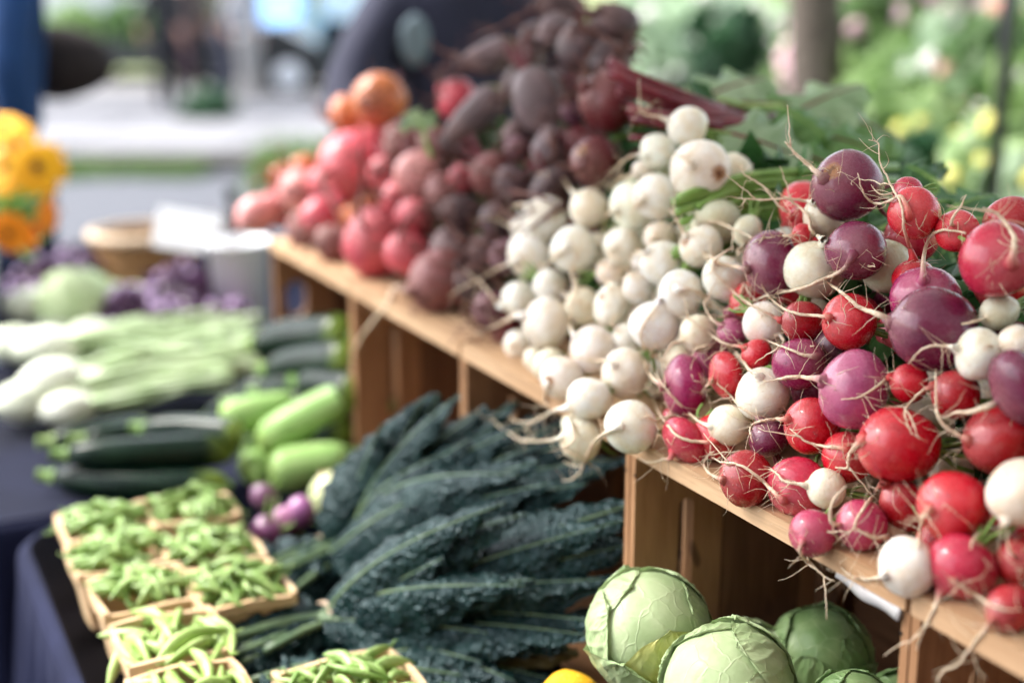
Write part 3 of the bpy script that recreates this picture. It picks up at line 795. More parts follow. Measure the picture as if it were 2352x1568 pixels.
# ---- dark beets
V(0, 1397, 235, 72, 72, 'br', 'shiny wine red beet above the turnips, a rootlet fork at its top', ('M', [(1345, 205), (1338, 170), (1350, 130), (1372, 108)]))
V(0, 1235, 228, 62, 84, 'bg', 'dusty grey beet pointing down in the middle of the dark heap', ('M', [(1262, 318), (1275, 350), (1250, 380)]), 'drop')
V(0, 1092, 262, 48, 105, 'bg', 'long dusty beet lying on a slant at the left of the dark heap', ('M', [(1020, 345), (1050, 375), (1100, 390), (1180, 400)]), 'long', ax=(-.72, .62))
V(0, 1124, 131, 46, 78, 'bg', 'long grey beet lying level near the top left', ('M', [(1050, 125), (1020, 120), (985, 95)]), 'long', ax=(-.98, .18))
V(1, 1214, 134, 38, 34, 'bg', 'small grey beet beside the level long one', None)
V(1, 1280, 70, 52, 44, 'bg', 'grey brown beet under the top of the dark heap', ('M', [(1240, 90), (1200, 70), (1180, 30)]))
V(1, 1293, 22, 62, 46, 'bd', 'topmost dark beet of the heap, cut by the top edge', ('M', [(1235, 10), (1200, 35), (1130, 70), (1080, 90)]))
V(0, 1340, 112, 62, 60, 'bd', 'brown round beet with reddish root threads near the top', ('M', [(1320, 60), (1350, 70), (1400, 95), (1440, 140)]))
V(1, 1410, 62, 56, 56, 'bd', 'dark beet at the top right of the heap', ('M', [(1380, 30), (1340, 20), (1310, -10)]))
V(2, 1398, 148, 56, 52, 'bd', 'dark beet hidden behind the shiny wine red one', ('M', [(1470, 110), (1420, 120), (1380, 150), (1350, 200)]))
V(1, 1312, 262, 24, 34, 'bv', 'little violet beet squeezed against the shiny one', ('M', [(1300, 235), (1290, 215), (1300, 190)]))
V(0, 1364, 368, 64, 58, 'br', 'red flushed beet with a dark eye just above the turnips', None, ax=(-.4, .3), scar=(.2, .55, .7))
V(0, 1258, 353, 42, 36, 'bg', 'pale dusty beet with a stubby root in the middle of the heap', ('M', [(1230, 390), (1200, 410), (1130, 400), (1080, 370)]))
V(1, 1188, 342, 36, 32, 'bv', 'small violet grey beet above the brown one', None)
V(1, 1135, 400, 58, 52, 'bb', 'brownish beet with thick side roots at the lower left of the dark heap', ('M', [(1170, 440), (1230, 450), (1280, 470)]))
V(1, 1060, 490, 56, 42, 'bd', 'grey purple beet just above the pink ones', ('M', [(1010, 480), (1040, 540), (1100, 560)]))
V(1, 1115, 580, 44, 42, 'bd', 'dark beet behind the dusky round one on the crate edge', None)
V(1, 1163, 590, 42, 44, 'bv', 'violet beet touching the leftmost turnips', None)
V(0, 1128, 712, 44, 46, 'bv', 'purple beet resting on the crate edge beside the turnips', None, ax=(-.5, -.2))
V(2, 1165, 745, 44, 50, 'br', 'dark red beet behind the purple one on the crate edge', None)
V(0, 1010, 645, 76, 74, 'bb', 'dusky pink brown beet on the crate edge with a curling long root', ('M', [(945, 668), (905, 662), (890, 700), (850, 745), (815, 800), (805, 860)]), b=.02)
V(1, 1090, 660, 40, 60, 'bd', 'dark beet wedged behind the dusky one with the long root', ('M', [(1050, 590), (1100, 620), (1160, 660)]))
V(2, 1185, 430, 60, 46, 'bd', 'dark beet under the pale dusty one', ('M', [(1140, 470), (1180, 500), (1230, 480)]))
V(2, 1270, 430, 60, 46, 'bd', 'dark beet in shadow above the upper turnips', ('M', [(1300, 470), (1250, 500), (1200, 540)]))
V(2, 1150, 510, 52, 46, 'bd', 'dark beet in shadow left of the upper turnips', ('M', [(1180, 480), (1120, 500), (1080, 540)]))
V(2, 1200, 310, 50, 44, 'bd', 'dark beet in the hollow below the long slanted one', None)
# ---- pink and golden beets
V(0, 870, 232, 62, 64, 'bo', 'orange golden beet sitting on top of the pink ones', None, ax=(-.3, .2))
V(0, 792, 268, 34, 50, 'bo', 'long golden beet pointing left on top of the far heap', ('M', [(748, 275), (735, 250), (712, 225)]), 'drop')
V(0, 1048, 228, 46, 50, 'bp', 'coral pink beet between the golden and the dark beets', ('M', [(1015, 200), (1005, 170), (1030, 150)]))
V(0, 808, 378, 76, 78, 'bp', 'large pink beet under the golden one', None, ax=(-.6, .2))
V(0, 960, 400, 60, 56, 'bpp', 'pale pink beet beside the brown one', None, ax=(.2, .7))
V(1, 922, 330, 42, 46, 'bb', 'maroon beet behind the golden one', None)
V(1, 1065, 408, 30, 36, 'bp', 'small coral red beet against the dark heap', None)
V(1, 690, 440, 62, 54, 'bpp', 'dusty pink beet near the far corner of the crates', None, ax=(-.3, -.2))
V(0, 592, 492, 56, 44, 'bpp', 'pale rose beet overhanging the far end of the crates', None, ax=(-.8, .5))
V(0, 738, 500, 50, 48, 'bp', 'pink beet with pale shoulders on the far crate edge', None, ax=(-.2, .8))
V(1, 845, 478, 42, 32, 'bo', 'small orange beet in the middle of the pink ones', None)
V(0, 868, 560, 82, 92, 'bp', 'largest pink beet leaning over the crate edge', None, ax=(-.3, -.4), b=.02)
V(0, 952, 495, 46, 44, 'bp', 'rounded pink beet right above the largest one', None, ax=(.3, -.4))
V(1, 915, 455, 40, 40, 'bp', 'red pink beet below the pale one', None)
V(1, 652, 412, 52, 34, 'bo', 'golden beet behind the dusty pink one at the far corner', None)
V(1, 768, 560, 48, 44, 'bb', 'brick coloured beet on the far crate edge', None)
V(1, 935, 580, 56, 58, 'bp', 'dark pink beet between the largest and the dusky one', None)
V(2, 750, 420, 44, 44, 'bp', 'pink beet in the gap near the golden one', None)
V(2, 1020, 440, 46, 46, 'bb', 'brownish pink beet in the gap before the dark heap', None)
V(2, 640, 478, 46, 44, 'bp', 'pink beet behind the pale rose one', None)
V(2, 700, 390, 40, 34, 'bo', 'orange beet at the back of the far heap', None)

V(2, 795, 462, 52, 46, 'bp', 'pink beet in the dip between the large pink one and the far edge', None)
V(2, 705, 525, 48, 42, 'bb', 'brownish beet low behind the pale shouldered one', None)
V(2, 890, 400, 44, 46, 'bp', 'coral beet wedged right of the large pink one under the golden', None)
V(1, 1000, 330, 40, 46, 'bb', 'maroon beet below the left tip of the long slanted one', None)
V(2, 985, 560, 50, 48, 'bb', 'dull beet in the hollow above the dusky one with the long root', None)
V(2, 1060, 330, 44, 44, 'bd', 'dark beet behind the foot of the long slanted one', None)
V(1, 1180, 195, 34, 52, 'bg', 'narrow grey beet between the two level ones and the middle one', None, 'long', ax=(-.6, .7))
V(1, 1300, 190, 40, 46, 'bd', 'dark beet left of the shiny one near the top', None)
V(2, 1230, 90, 44, 40, 'bd', 'dark beet under the topmost grey brown one', None)

def heap_depth(x, y, r_px, slope, lean):
    """depth where the sight line meets the sloping face of the heap"""
    c = 1 / math.tan(math.radians(slope))
    Nn = NV - UP * c
    r = ray(x, y)
    p0 = ST(0, lean, TOPZ)
    return (p0 - CAM).dot(Nn) / r.dot(Nn)
done = []
for d in sorted(VEG, key=lambda q: (q['rank'], q['n'])):
    r_px = (d['rx'] + d['ry']) / 2
    beet = d['c'].startswith('b')
    Z = heap_depth(d['x'], d['y'], r_px, 62 if not beet else 58, .012)
    Z += d['b'] + {0: 0, 1: .012, 2: .03}[d['rank']]
    def clash(Zq):
        # would the bulb cut into the top boards of the crates?
        cq = P(d['x'], d['y'], Zq); rq = r_px * Zq / FOC; _, tq = stof(cq)
        return cq.z < TOPZ + .82 * rq and tq > -.80 * rq
    while clash(Z) and Z > .7: Z -= .002
    Z0 = Z
    for it in range(80):
        rw = r_px * Z / FOC; c = P(d['x'], d['y'], Z)
        bad = any((c - q['c3']).length < (.80 if beet else .86) * (rw + q['rw']) for q in done)
        if not bad or Z - Z0 > .13: break
        if clash(Z + .003): break
        Z += .003
    d['Z'] = Z; d['c3'] = c; d['rw'] = rw
    done.append(d)
def surf(x, y):
    """nearest depth of any bulb on the sight line, or None"""
    best = None; r = ray(x, y); rr = r.dot(r)
    for q in done:
        rad = q['rw'] * 1.05
        w = CAM - q['c3']; b = r.dot(w); cc = w.dot(w) - rad * rad
        disc = b * b - rr * cc
        if disc > 0:
            t = (-b - math.sqrt(disc)) / rr
            if best is None or t < best: best = t
    # front face of the crates and their top boards
    hit = ((ST(0, -.003, 0) - CAM).dot(NV)) / r.dot(NV) if r.dot(NV) > .02 else None
    if hit and hit > 0:
        p = CAM + r * hit
        if p.z < TOPZ + .001 and stof(p)[0] < 3 * LC: best = hit if best is None else min(best, hit)
        elif r.z < 0:
            h2 = (TOPZ + .001 - CAM.z) / r.z; p = CAM + r * h2; s2, t2 = stof(p)
            if 0 < t2 < .27 and s2 < 3 * LC: best = h2 if best is None else min(best, h2)
    return best
for d in VEG:
    r = random.Random(d['n'] * 13 + 5)
    Z, c3 = d['Z'], d['c3']
    beet = d['c'].startswith('b'); white = d['c'][0] == 'w'
    kind = d['kind'] or ('drop' if (beet and r.random() < .75) else 'round')
    # axis in the picture plane (x right, y down) and towards the lens
    if d['ax'] is not None: ox, oy = d['ax']
    elif d['root']:
        ox = (d['root'][0][0] - d['x']) / d['rx']; oy = (d['root'][0][1] - d['y']) / d['ry']
    else: ox, oy = r.uniform(-.9, -.1), r.uniform(-.5, .7)
    L = math.hypot(ox, oy)
    if L > .96: ox, oy = ox / L * .96, oy / L * .96; L = .96
    fr = math.sqrt(1 - L * L)
    vd = ray(d['x'], d['y']).normalized()
    rx_ = (RGT - vd * RGT.dot(vd)).normalized(); up_ = vd.cross(rx_) * -1
    axis = (rx_ * ox - up_ * -1 * -oy * 1 - vd * fr) if False else (rx_ * ox + UPV * (-oy) - vd * fr)
    axis.normalize()
    # body size: along axis / across
    if kind == 'long':
        wid = d['rx'] * Z / FOC; leng = d['ry'] * Z / FOC / 1.5
    else:
        # silhouette radii to body radii
        if abs(oy) > abs(ox): leng = d['ry']; wid = d['rx']
        else: leng = d['rx']; wid = d['ry']
        leng = leng * L + (d['rx'] + d['ry']) / 2 * (1 - L); leng *= Z / FOC; wid *= Z / FOC
        if kind == 'drop': leng /= 1.08
    mat = 'turnip' if white else ('beet_fresh' if d['c'] in ('br', 'bp', 'bpp', 'bo') else 'beet') if beet else 'radish'
    nm = 'turnip' if white else 'beet' if beet else 'radish'
    o = obj(nm, body(kind, mat, r.randint(0, 5)))
    q = axis.to_track_quat('Z', 'Y') @ Quaternion((0, 0, 1), r.uniform(0, 6.28) if not d['scar'] else 0)
    if d['scar']:
        # turn about the axis so that local +X faces the lens as far as it can
        X = -vd; X = (X - axis * X.dot(axis))
        if X.length < 1e-3: X = axis.orthogonal()
        X.normalize(); Yv = axis.cross(X)
        q = Matrix((X, Yv, axis)).transposed().to_quaternion()
        o['scar'] = [float(a) for a in d['scar']]
    else: o['scar'] = [9.0, 9.0, 9.0]
    mw = Matrix.Translation(c3) @ q.to_matrix().to_4x4() @ Matrix.Diagonal((wid, wid, leng, 1))
    o.matrix_world = mw; o.rotation_mode = 'QUATERNION'
    base = COL[d['c']]; j = r.uniform(.88, 1.12)
    colr = tuple(min(.85, a * j * r.uniform(.96, 1.04)) for a in base) + (1,)
    o.color = colr
    tag(o, d['label'], nm, {'turnip': 'white turnips in the heap', 'radish': 'red and purple radishes in the heap', 'beet': 'beets heaped on the far crates'}[nm])
    # leaf stalks
    sm = 'stalk_red' if (beet or nm == 'radish' and d['c'] in ('pu', 'dp')) else 'stalk_green'
    s_ = obj('leaf_stalks', stalks(sm, r.randint(0, 3)), o)
    # roots
    inv = mw.inverted()
    if d['root']:
        px = catmull([Vector((a, b, 0)) for a, b in d['root']], 5)
        tipw = mw @ Vector((0, 0, 1.02 if kind == 'round' else 1.12 if kind == 'drop' else 1.5))
        Zs = []
        lastZ = depth(tipw)
        n = len(px)
        raw = []
        for i, p in enumerate(px):
            s = surf(p.x, p.y)
            raw.append(s)
        cur = lastZ - .001
        for i in range(n):
            tgt = cur if raw[i] is None else min(raw[i] - .003, cur + .02)
            if raw[i] is None: tgt = cur + (.0004 if cur < lastZ else 0)
            if i == 0: tgt = min(lastZ, (raw[0] or lastZ))
            Zs.append(tgt); cur = tgt
        for _ in range(4):
            Zs = [Zs[0]] + [min(Zs[i], (Zs[i - 1] + 2 * Zs[i] + Zs[i + 1]) / 4 + .0008) for i in range(1, n - 1)] + [Zs[-1]]
        pts = [mw @ Vector((0, 0, .93 if kind != 'long' else 1.4))]
        for i, p in enumerate(px):
            w = P(p.x, p.y, Zs[i])
            w += Vector((r.gauss(0, 1), r.gauss(0, 1), r.gauss(0, 1))) * .00022
            if i == 0: w = tipw.lerp(w, .35)
            pts.append(w)
        mb = MB(); n = len(pts)
        r0 = min(.0030, max(.0014, .072 * (wid + leng) / 2)) * (1.25 if beet else 1)
        rad = [r0 * (2.6 * math.exp(-i * .62) + (1 - i / (n - 1)) ** .7 * .8 + .22) for i in range(n)]
        mb.tube([inv @ p for p in pts], 1, 7)
        # rescale the ring radii in world space (the parent is stretched)
        mb.v = []; mb.f = []; mb.a = []
        mb.tube(pts, rad, 7)
        for h in range(r.randint(8, 16)):
            i = r.randint(2, n - 2); hair(mb, pts[i], r, .026, .00038, .5)
        if r.random() < .6 and n > 12:      # a fork near the end
            i = int(n * r.uniform(.55, .8)); dd = (pts[i] - pts[i - 2]).normalized(); sd = dd.cross(-vd).normalized() * (1 if r.random() < .5 else -1)
            fp = [pts[i]]
            for kx in range(1, 7): fp.append(pts[i] + dd * .005 * kx + sd * .0035 * kx + Vector((r.gauss(0, 1), r.gauss(0, 1), r.gauss(0, 1))) * .0006)
            mb.tube(fp, [rad[i] * .7 * (1 - kx / 7) + .0002 for kx in range(7)], 5, .6, 1)
        me = mesh('taproot', [inv @ p for p in mb.v], mb.f, M['beet_root' if beet and 'curling' not in d['label'] else 'root'], True, mb.a)
    else:
        me = tap(r.randint(0, 7), 'beet_root' if beet else 'root')
    t_ = obj('taproot', me, o); t_.color = colr
    if nm == 'radish' or beet:
        # a beard of fine side roots round the nose of the bulb
        mb = MB()
        for h in range(r.randint(4, 10) if not beet else r.randint(10, 18)):
            a = r.uniform(0, 6.28); zz = r.uniform(.80, .98) * (1 if kind != 'long' else 1.4); rr = math.sqrt(max(0, 1 - min(1, zz) ** 2)) + .03
            if kind == 'long': rr = .35
            p0 = mw @ Vector((rr * math.cos(a), rr * math.sin(a), zz))
            hair(mb, p0, r, .026 if not beet else .06, .0003 if not beet else .0012, .5)
        t2 = obj('side_roots', mesh('side_roots', [inv @ p for p in mb.v], mb.f, M['beet_root' if beet else 'root'], True, mb.a), o); t2.color = colr if beet else (.6, .42, .3, 1)

# beads of water on the front radishes
DROP = NT('water_bead'); DROP.set((.95, .97, 1), .02, .5, Transmission_Weight=1.0, IOR=1.33)
bmd = bmesh.new(); bmesh.ops.create_icosphere(bmd, subdivisions=2, radius=1); dv_ = [v.co.copy() for v in bmd.verts]; df_ = [tuple(v.index for v in f.verts) for f in bmd.faces]; bmd.free()
for o in [q for q in bpy.data.objects if q.get('category') == 'radish' and q.get('group', '').startswith('red')]:
    r = random.Random(o.name); inv = o.matrix_world.inverted(); mb = MB()
    for k in range(7):
        d = (-FWD * .8 + Vector((r.gauss(0, .7), r.gauss(0, .5), r.gauss(0, .7)))).normalized()
        l = (inv.to_3x3() @ d).normalized(); w = o.matrix_world @ (l * .985); s = r.uniform(.0006, .0015)
        mb.add([inv @ (w + p * s) for p in dv_], df_)
    b = obj('water_drops', mesh('water_drops', mb.v, mb.f, DROP.m), o); b['kind'] = 'stuff'
# hidden vegetables that carry the visible ones, further in behind the face of the heap
rf = random.Random(77); nfill = 0; tries = 0
while nfill < 120 and tries < 6000:
    tries += 1
    s = rf.uniform(-.72, 1.16); t = rf.uniform(.05, .20); z = TOPZ + rf.uniform(.02, .34)
    hmax = .27 + (.06 if s > .35 else 0) - (.10 if s > .9 else 0)
    if z - TOPZ > hmax or t < (z - TOPZ) / math.tan(math.radians(60)) + .055: continue
    rr = rf.uniform(.018, .026) if s < .35 else rf.uniform(.028, .04)
    c = ST(s, t, z)
    X, Y, Zc = proj(c)
    if surf(X, Y) is None or surf(X, Y) > Zc - .03: continue      # never becomes a new outline
    if any((c - q['c3']).length < .93 * (rr + q['rw']) for q in done): continue
    k = rf.choice(['w', 'w2']) if 0 < s < .35 else rf.choice(['r', 'rd', 'pu', 'w2', 'rp']) if s <= 0 else rf.choice(['bd', 'bg', 'br']) if s < .85 else rf.choice(['bp', 'bb', 'bo'])
    beet = k[0] == 'b'; white = k[0] == 'w'
    nm = 'turnip' if white else 'beet' if beet else 'radish'
    o = obj(nm, body('round', 'turnip' if white else 'beet' if beet else 'radish', rf.randint(0, 5)))
    o.location = c; o.scale = (rr, rr, rr); o.rotation_euler = (rf.uniform(0, 6), rf.uniform(0, 6), rf.uniform(0, 6)); o.color = COL[k] + (1,)
    o['scar'] = [9.0, 9.0, 9.0]
    tag(o, {'turnip': 'turnip buried deep in the heap behind the front ones', 'radish': 'radish buried deep in the heap behind the front ones', 'beet': 'beet buried deep in the heap behind the front ones'}[nm], nm,
        {'turnip': 'buried turnips', 'radish': 'buried radishes', 'beet': 'buried beets'}[nm])
    done.append(dict(c3=c, rw=rr)); nfill += 1
print('veg', len(VEG), 'fill', nfill)

# ------------------------------------------------------------------ produce on the table
M['zucchini'] = None
def m_squash(name, ca, cb, streak, rough=.28, spots=.5):
    t = NT(name)
    co = t.coord((1, 1, 1))
    st = t.noise(t.coord((2.2, 22, 22)), 3.5, 4)
    colr = t.mix(t.ramp(st, .38, .66), ca, cb)
    colr = t.mix(t.ramp(t.noise(co, 260, 2), .60, .68, 0, spots), colr, streak)
    c = t.n('ShaderNodeTexCoord'); 
    at = t.n('ShaderNodeAttribute'); at.attribute_name = 'along'
    colr = t.mix(t.ramp(at.outputs['Fac'], .80, 1.0, 0, .7), colr, (.22, .32, .05))
    t.bump(t.math('ADD', t.noise(co, 220, 3), st), .25, .0012)
    return t.set(colr, rough - .08, .17)
M['zucchini'] = m_squash('zucchini_skin', (.0015, .008, .005), (.006, .019, .010), (.04, .09, .04))
M['pale_squash'] = m_squash('pale_squash_skin', (.20, .36, .10), (.32, .48, .18), (.55, .65, .32), .3, .6)
M['yellow_squash'] = m_squash('yellow_squash_skin', (.75, .38, .02), (.85, .48, .04), (.9, .65, .2), .35, .3)
M['stem_end'] = m_leaf('squash_stem', (.10, .20, .04), (.22, .32, .10), veins=False, rough=.6, scale=2, trans=0)
def gourd(name, label, cat, group, p0, p1, r0, mat, bend=.06, fat=.25, stem=True, seed=0):
    """curved, slightly faceted fruit from stem end p0 to blossom end p1"""
    r = random.Random(seed + 31)
    ax = p1 - p0; L = ax.length; x = ax.normalized(); side = x.cross(UP).normalized(); upn = side.cross(x)
    n = 22; m = 22; v = []; f = []; al = []
    ph = r.uniform(0, 6)
    for i in range(n + 1):
        u = i / n
        rad = r0 * (max(0.0, 1 - abs(2 * u - 1) ** 5.5) ** .5) * (1 - fat * .5 + fat * u)
        rad = max(rad, r0 * .12)
        c = Vector((L * u, math.sin(PI * u) * bend * L * math.cos(ph), math.sin(PI * u) * bend * L * abs(math.sin(ph)) * .3))
        for k in range(m):
            w = 2 * PI * k / m
            q = rad * (1 + .018 * math.cos(w * 6) + .02 * noise.noise(Vector((u * 3, w, seed))))
            v.append(c + Vector((0, math.cos(w) * q, math.sin(w) * q))); al.append(u)
    for i in range(n):
        for k in range(m):
            k2 = (k + 1) % m; f.append((i * m + k, i * m + k2, (i + 1) * m + k2, (i + 1) * m + k))
    f.append(tuple(reversed(range(m)))); f.append(tuple(n * m + k for k in range(m)))
    o = obj(name, mesh(name, v, [tuple(reversed(q)) for q in f], mat, True, al))
    Mx = Matrix((x, side, upn)).transposed().to_4x4(); Mx.translation = p0
    o.matrix_world = Mx; tag(o, label, cat, group)
    if stem:
        s = MB(); s.tube([Vector((.004, 0, 0)), Vector((-.008, 0, .001)), Vector((-.022, .002, .003))], [r0 * .55, r0 * .36, r0 * .40], 6)
        obj('stem', mesh('stem', s.v, s.f, M['stem_end'], False, s.a), o)
        s = MB(); s.tube([Vector((L - .003, 0, 0)), Vector((L + .003, 0, 0))], [r0 * .32, r0 * .2], 8)
        obj('blossom_end', mesh('blossom_end', s.v, s.f, M['stem_end'], True, s.a), o)
    return o
def lay(x, y, lift): return Pz(x, y, TBL + lift)
ZG = 'dark green zucchini on the far table'
for i, (a, b, la, lb, r0, lab) in enumerate([
    ((120, 1095), (530, 1115), .022, .022, .024, 'lowest dark zucchini of the front pile, nearest the pea tills'),
    ((150, 1045), (545, 1030), .062, .06, .025, 'long dark zucchini on the front pile with a yellow green tip'),
    ((120, 1015), (360, 985), .024, .03, .024, 'dark zucchini at the left of the front pile, next to the fennel bulbs'),
    ((330, 985), (560, 1000), .075, .085, .023, 'dark zucchini at the top right of the front pile, with bright glints'),
    ((190, 1010), (520, 985), .03, .03, .022, 'dark zucchini at the back of the front pile'),
    ((470, 968, 2.37), (692, 868, 2.33), 0, 0, .027, 'dark zucchini slanting up beside the fennel stalks'),
    ((592, 792, 2.36), (812, 772, 2.20), 0, 0, .036, 'topmost dark zucchini of the rear pile by the crate hole'),
    ((620, 850, 2.30), (822, 830, 2.16), 0, 0, .035, 'second dark zucchini from the top of the rear pile'),
    ((600, 905, 2.30), (800, 880, 2.22), 0, 0, .033, 'dark zucchini in the middle of the rear pile'),
    ((690, 880, 2.22), (830, 905, 2.12), 0, 0, .030, 'dark zucchini at the bottom of the rear pile above the pale squash'),
    ((610, 945, 2.27), (820, 925, 2.20), 0, 0, .033, 'dark zucchini beneath the rear pile'),
    ((540, 925, 2.34), (740, 850, 2.30), 0, 0, .030, 'dark zucchini slanting between the fennel stalks and the rear pile'),
    ((640, 985, 2.22), (820, 990, 2.16), 0, 0, .033, 'dark zucchini on the crate floor under the rear pile')]):
    gourd('zucchini', lab, 'zucchini', ZG, P(*a) if len(a) == 3 else lay(*a, la), P(*b) if len(b) == 3 else lay(*b, lb), r0, M['zucchini'], seed=i)
for i, (a, b, r0, lab) in enumerate([
    ((503, 970, 2.20), (692, 925, 2.24), .028, 'pale green squash lying behind the thick slanted one'),
    ((598, 1028, 2.17), (822, 893, 2.13), .031, 'thick pale green squash slanting up against the crate post'),
    ((552, 1082, 2.15), (660, 1058, 2.18), .026, 'short pale green squash at the left of the lower pair'),
    ((618, 1092, 2.12), (812, 1048, 2.12), .031, 'pale green squash at the bottom beside the white kohlrabi'),
    ((560, 1040, 2.24), (760, 995, 2.24), .028, 'pale green squash underneath the slanted ones'),
    ((850, 985, 2.24), (940, 935, 2.24), .028, 'green squash inside the crate seen through its slot')]):
    gourd('pale_squash', lab, 'squash', 'pale green squash by the crate post', P(*b), P(*a), r0, M['pale_squash'], seed=i + 40, fat=.4)
gourd('yellow_squash', 'yellow squash peeping over the lower edge beside the front cabbage', 'squash', None, lay(1250, 1690, .055), lay(1350, 1590, .07), .032, M['yellow_squash'], seed=3)

# kohlrabi
M['kohl_purple'] = m_skin('kohlrabi_purple'); M['kohl_white'] = m_skin('kohlrabi_pale', white=True)
for i, (x, y, rp, colr, lift, lab) in enumerate([
    (607, 1128, 32, (.17, .07, .14), .03, 'dull purple kohlrabi under the pale squash'),
    (616, 1206, 40, (.22, .07, .18), .03, 'purple kohlrabi beside the right pea tills'),
    (692, 1162, 35, (.34, .12, .30), .055, 'bright lilac kohlrabi on top of the purple ones'),
    (660, 1185, 38, (.26, .07, .2), .025, 'dark purple kohlrabi in the gap'),
    (765, 1118, 58, (.62, .70, .40), .05, 'pale green kohlrabi against the kale leaves')]):
    c = lay(x, y + rp * .3, lift); Z = depth(c); rr = rp * Z / FOC
    o = obj('kohlrabi', body('round', 'turnip' if i == 4 else 'radish', i)); o.location = c; o.scale = (rr, rr, rr * .92); o.rotation_euler = (2.6 + i, .3, i); o.color = colr + (1,); o['scar'] = [9.0] * 3
    tag(o, lab, 'kohlrabi', 'kohlrabi between the tills and the kale')
    mb = MB(); rk = random.Random(i)
    for k in range(6):
        a = rk.uniform(0, 6.28); p = [Vector((math.cos(a) * .6, math.sin(a) * .6, -.6)), Vector((math.cos(a) * 1.0, math.sin(a) * 1.0, -1.1)), Vector((math.cos(a) * 1.3, math.sin(a) * 1.3, -1.7))]
        mb.tube(catmull(p, 3), .07, 5)
    obj('leaf_stalks', mesh('leaf_stalks', mb.v, mb.f, M['stalk_green'], True, mb.a), o)

# generic leaf blade
def blade(base, tip, width, nrm, sag=.0, curl=.25, ruf=.01, rfreq=9, blister=.0, nu=26, nv=10, rounded=.6, seed=0, stemf=.12, bscale=130):
    ax = tip - base; L = ax.length; x = ax.normalized(); sd = x.cross(nrm).normalized(); nn = sd.cross(x)
    v = []; f = []; al = []; off = Vector((seed * 3.7, seed * 1.3, seed))
    for i in range(nu + 1):
        u = i / nu
        w = width / 2 * (math.sin(PI * min(1, max(0, (u - stemf) / (1 - stemf))) ** rounded) ** .65 if u > stemf else 0) + .0012
        c = base + x * (L * u) + nn * (sag * L * math.sin(PI * u))
        for j in range(-nv, nv + 1):
            q = j / nv
            p = c + sd * (w * q * (1 - .18 * curl * abs(q))) - nn * (curl * w * abs(q) ** 1.8)
            p += nn * (ruf * abs(q) ** 2 * math.sin(u * rfreq * 2 * PI + q * 1.5 + seed) * min(1, w / (width * .3)))
            p += sd * (ruf * .6 * q ** 3 * math.sin(u * rfreq * 1.7 * 2 * PI + seed * 2))
            if blister and w > .006:
                nz = noise.noise(p * bscale + off); nz = 1 - abs(nz) * 2.2
                p += nn * (blister * nz * min(1, abs(q) * 5))
            v.append(p)
            vn = abs(q) < .5 / nv * 1.2
            side = (u * 11 - abs(q) * 2.2) % 1.0
            al.append(1.0 if j == 0 else (.9 if side < .14 and abs(q) < .8 else .2))
    m = 2 * nv + 1
    for i in range(nu):
        for j in range(m - 1): f.append((i * m + j, i * m + j + 1, (i + 1) * m + j + 1, (i + 1) * m + j))
    rib = [base + x * (L * i / 12) + nn * (sag * L * math.sin(PI * i / 12) + .0006) for i in range(13)]
    return v, f, al, rib
def ribtube(rib, r0, n=6):
    mb = MB(); mb.tube(rib, [r0 * (1 - .8 * i / (len(rib) - 1)) for i in range(len(rib))], n); return mb

# dark kale in two tied bunches
def m_kale():
    t = NT('kale_leaf')
    co = t.coord((1, 1, 1))
    n1 = t.noise(co, 16, 4)
    colr = t.mix(t.ramp(n1, .35, .7), (.003, .014, .014), (.008, .030, .027))
    vo = t.n('ShaderNodeTexVoronoi'); t.l(co, vo.inputs['Vector']); vo.inputs['Scale'].default_value = 190
    t.bump(t.math('ADD', vo.outputs['Distance'], t.math('MULTIPLY', t.noise(co, 420, 2), .4)), 1.0, .003)
    t.b.inputs['Specular Tint'].default_value = (.70, .92, 1, 1)
    return t.set(colr, .24, .38)
M['kale'] = m_kale()
M['kale_rib'] = m_leaf('kale_rib', (.09, .15, .08), (.16, .23, .12), veins=False, rough=.4, scale=2, trans=0)
M['kale_brown'] = m_leaf('kale_leaf_brown', (.05, .05, .015), (.09, .065, .02), veins=False, rough=.5, bump=.8)
M['rubber_band'] = m_plain('rubber_band', (.55, .42, .30), None, .5, 60, .1)
M['drop'] = NT('water_drop').m
_b = M['drop'].node_tree.nodes['Principled BSDF'] if 'Principled BSDF' in M['drop'].node_tree.nodes else [x for x in M['drop'].node_tree.nodes if x.type == 'BSDF_PRINCIPLED'][0]
_b.inputs['Base Color'].default_value = (.9, .93, .95, 1); _b.inputs['Roughness'].default_value = .02; _b.inputs['Transmission Weight'].default_value = 1; _b.inputs['IOR'].default_value = 1.33
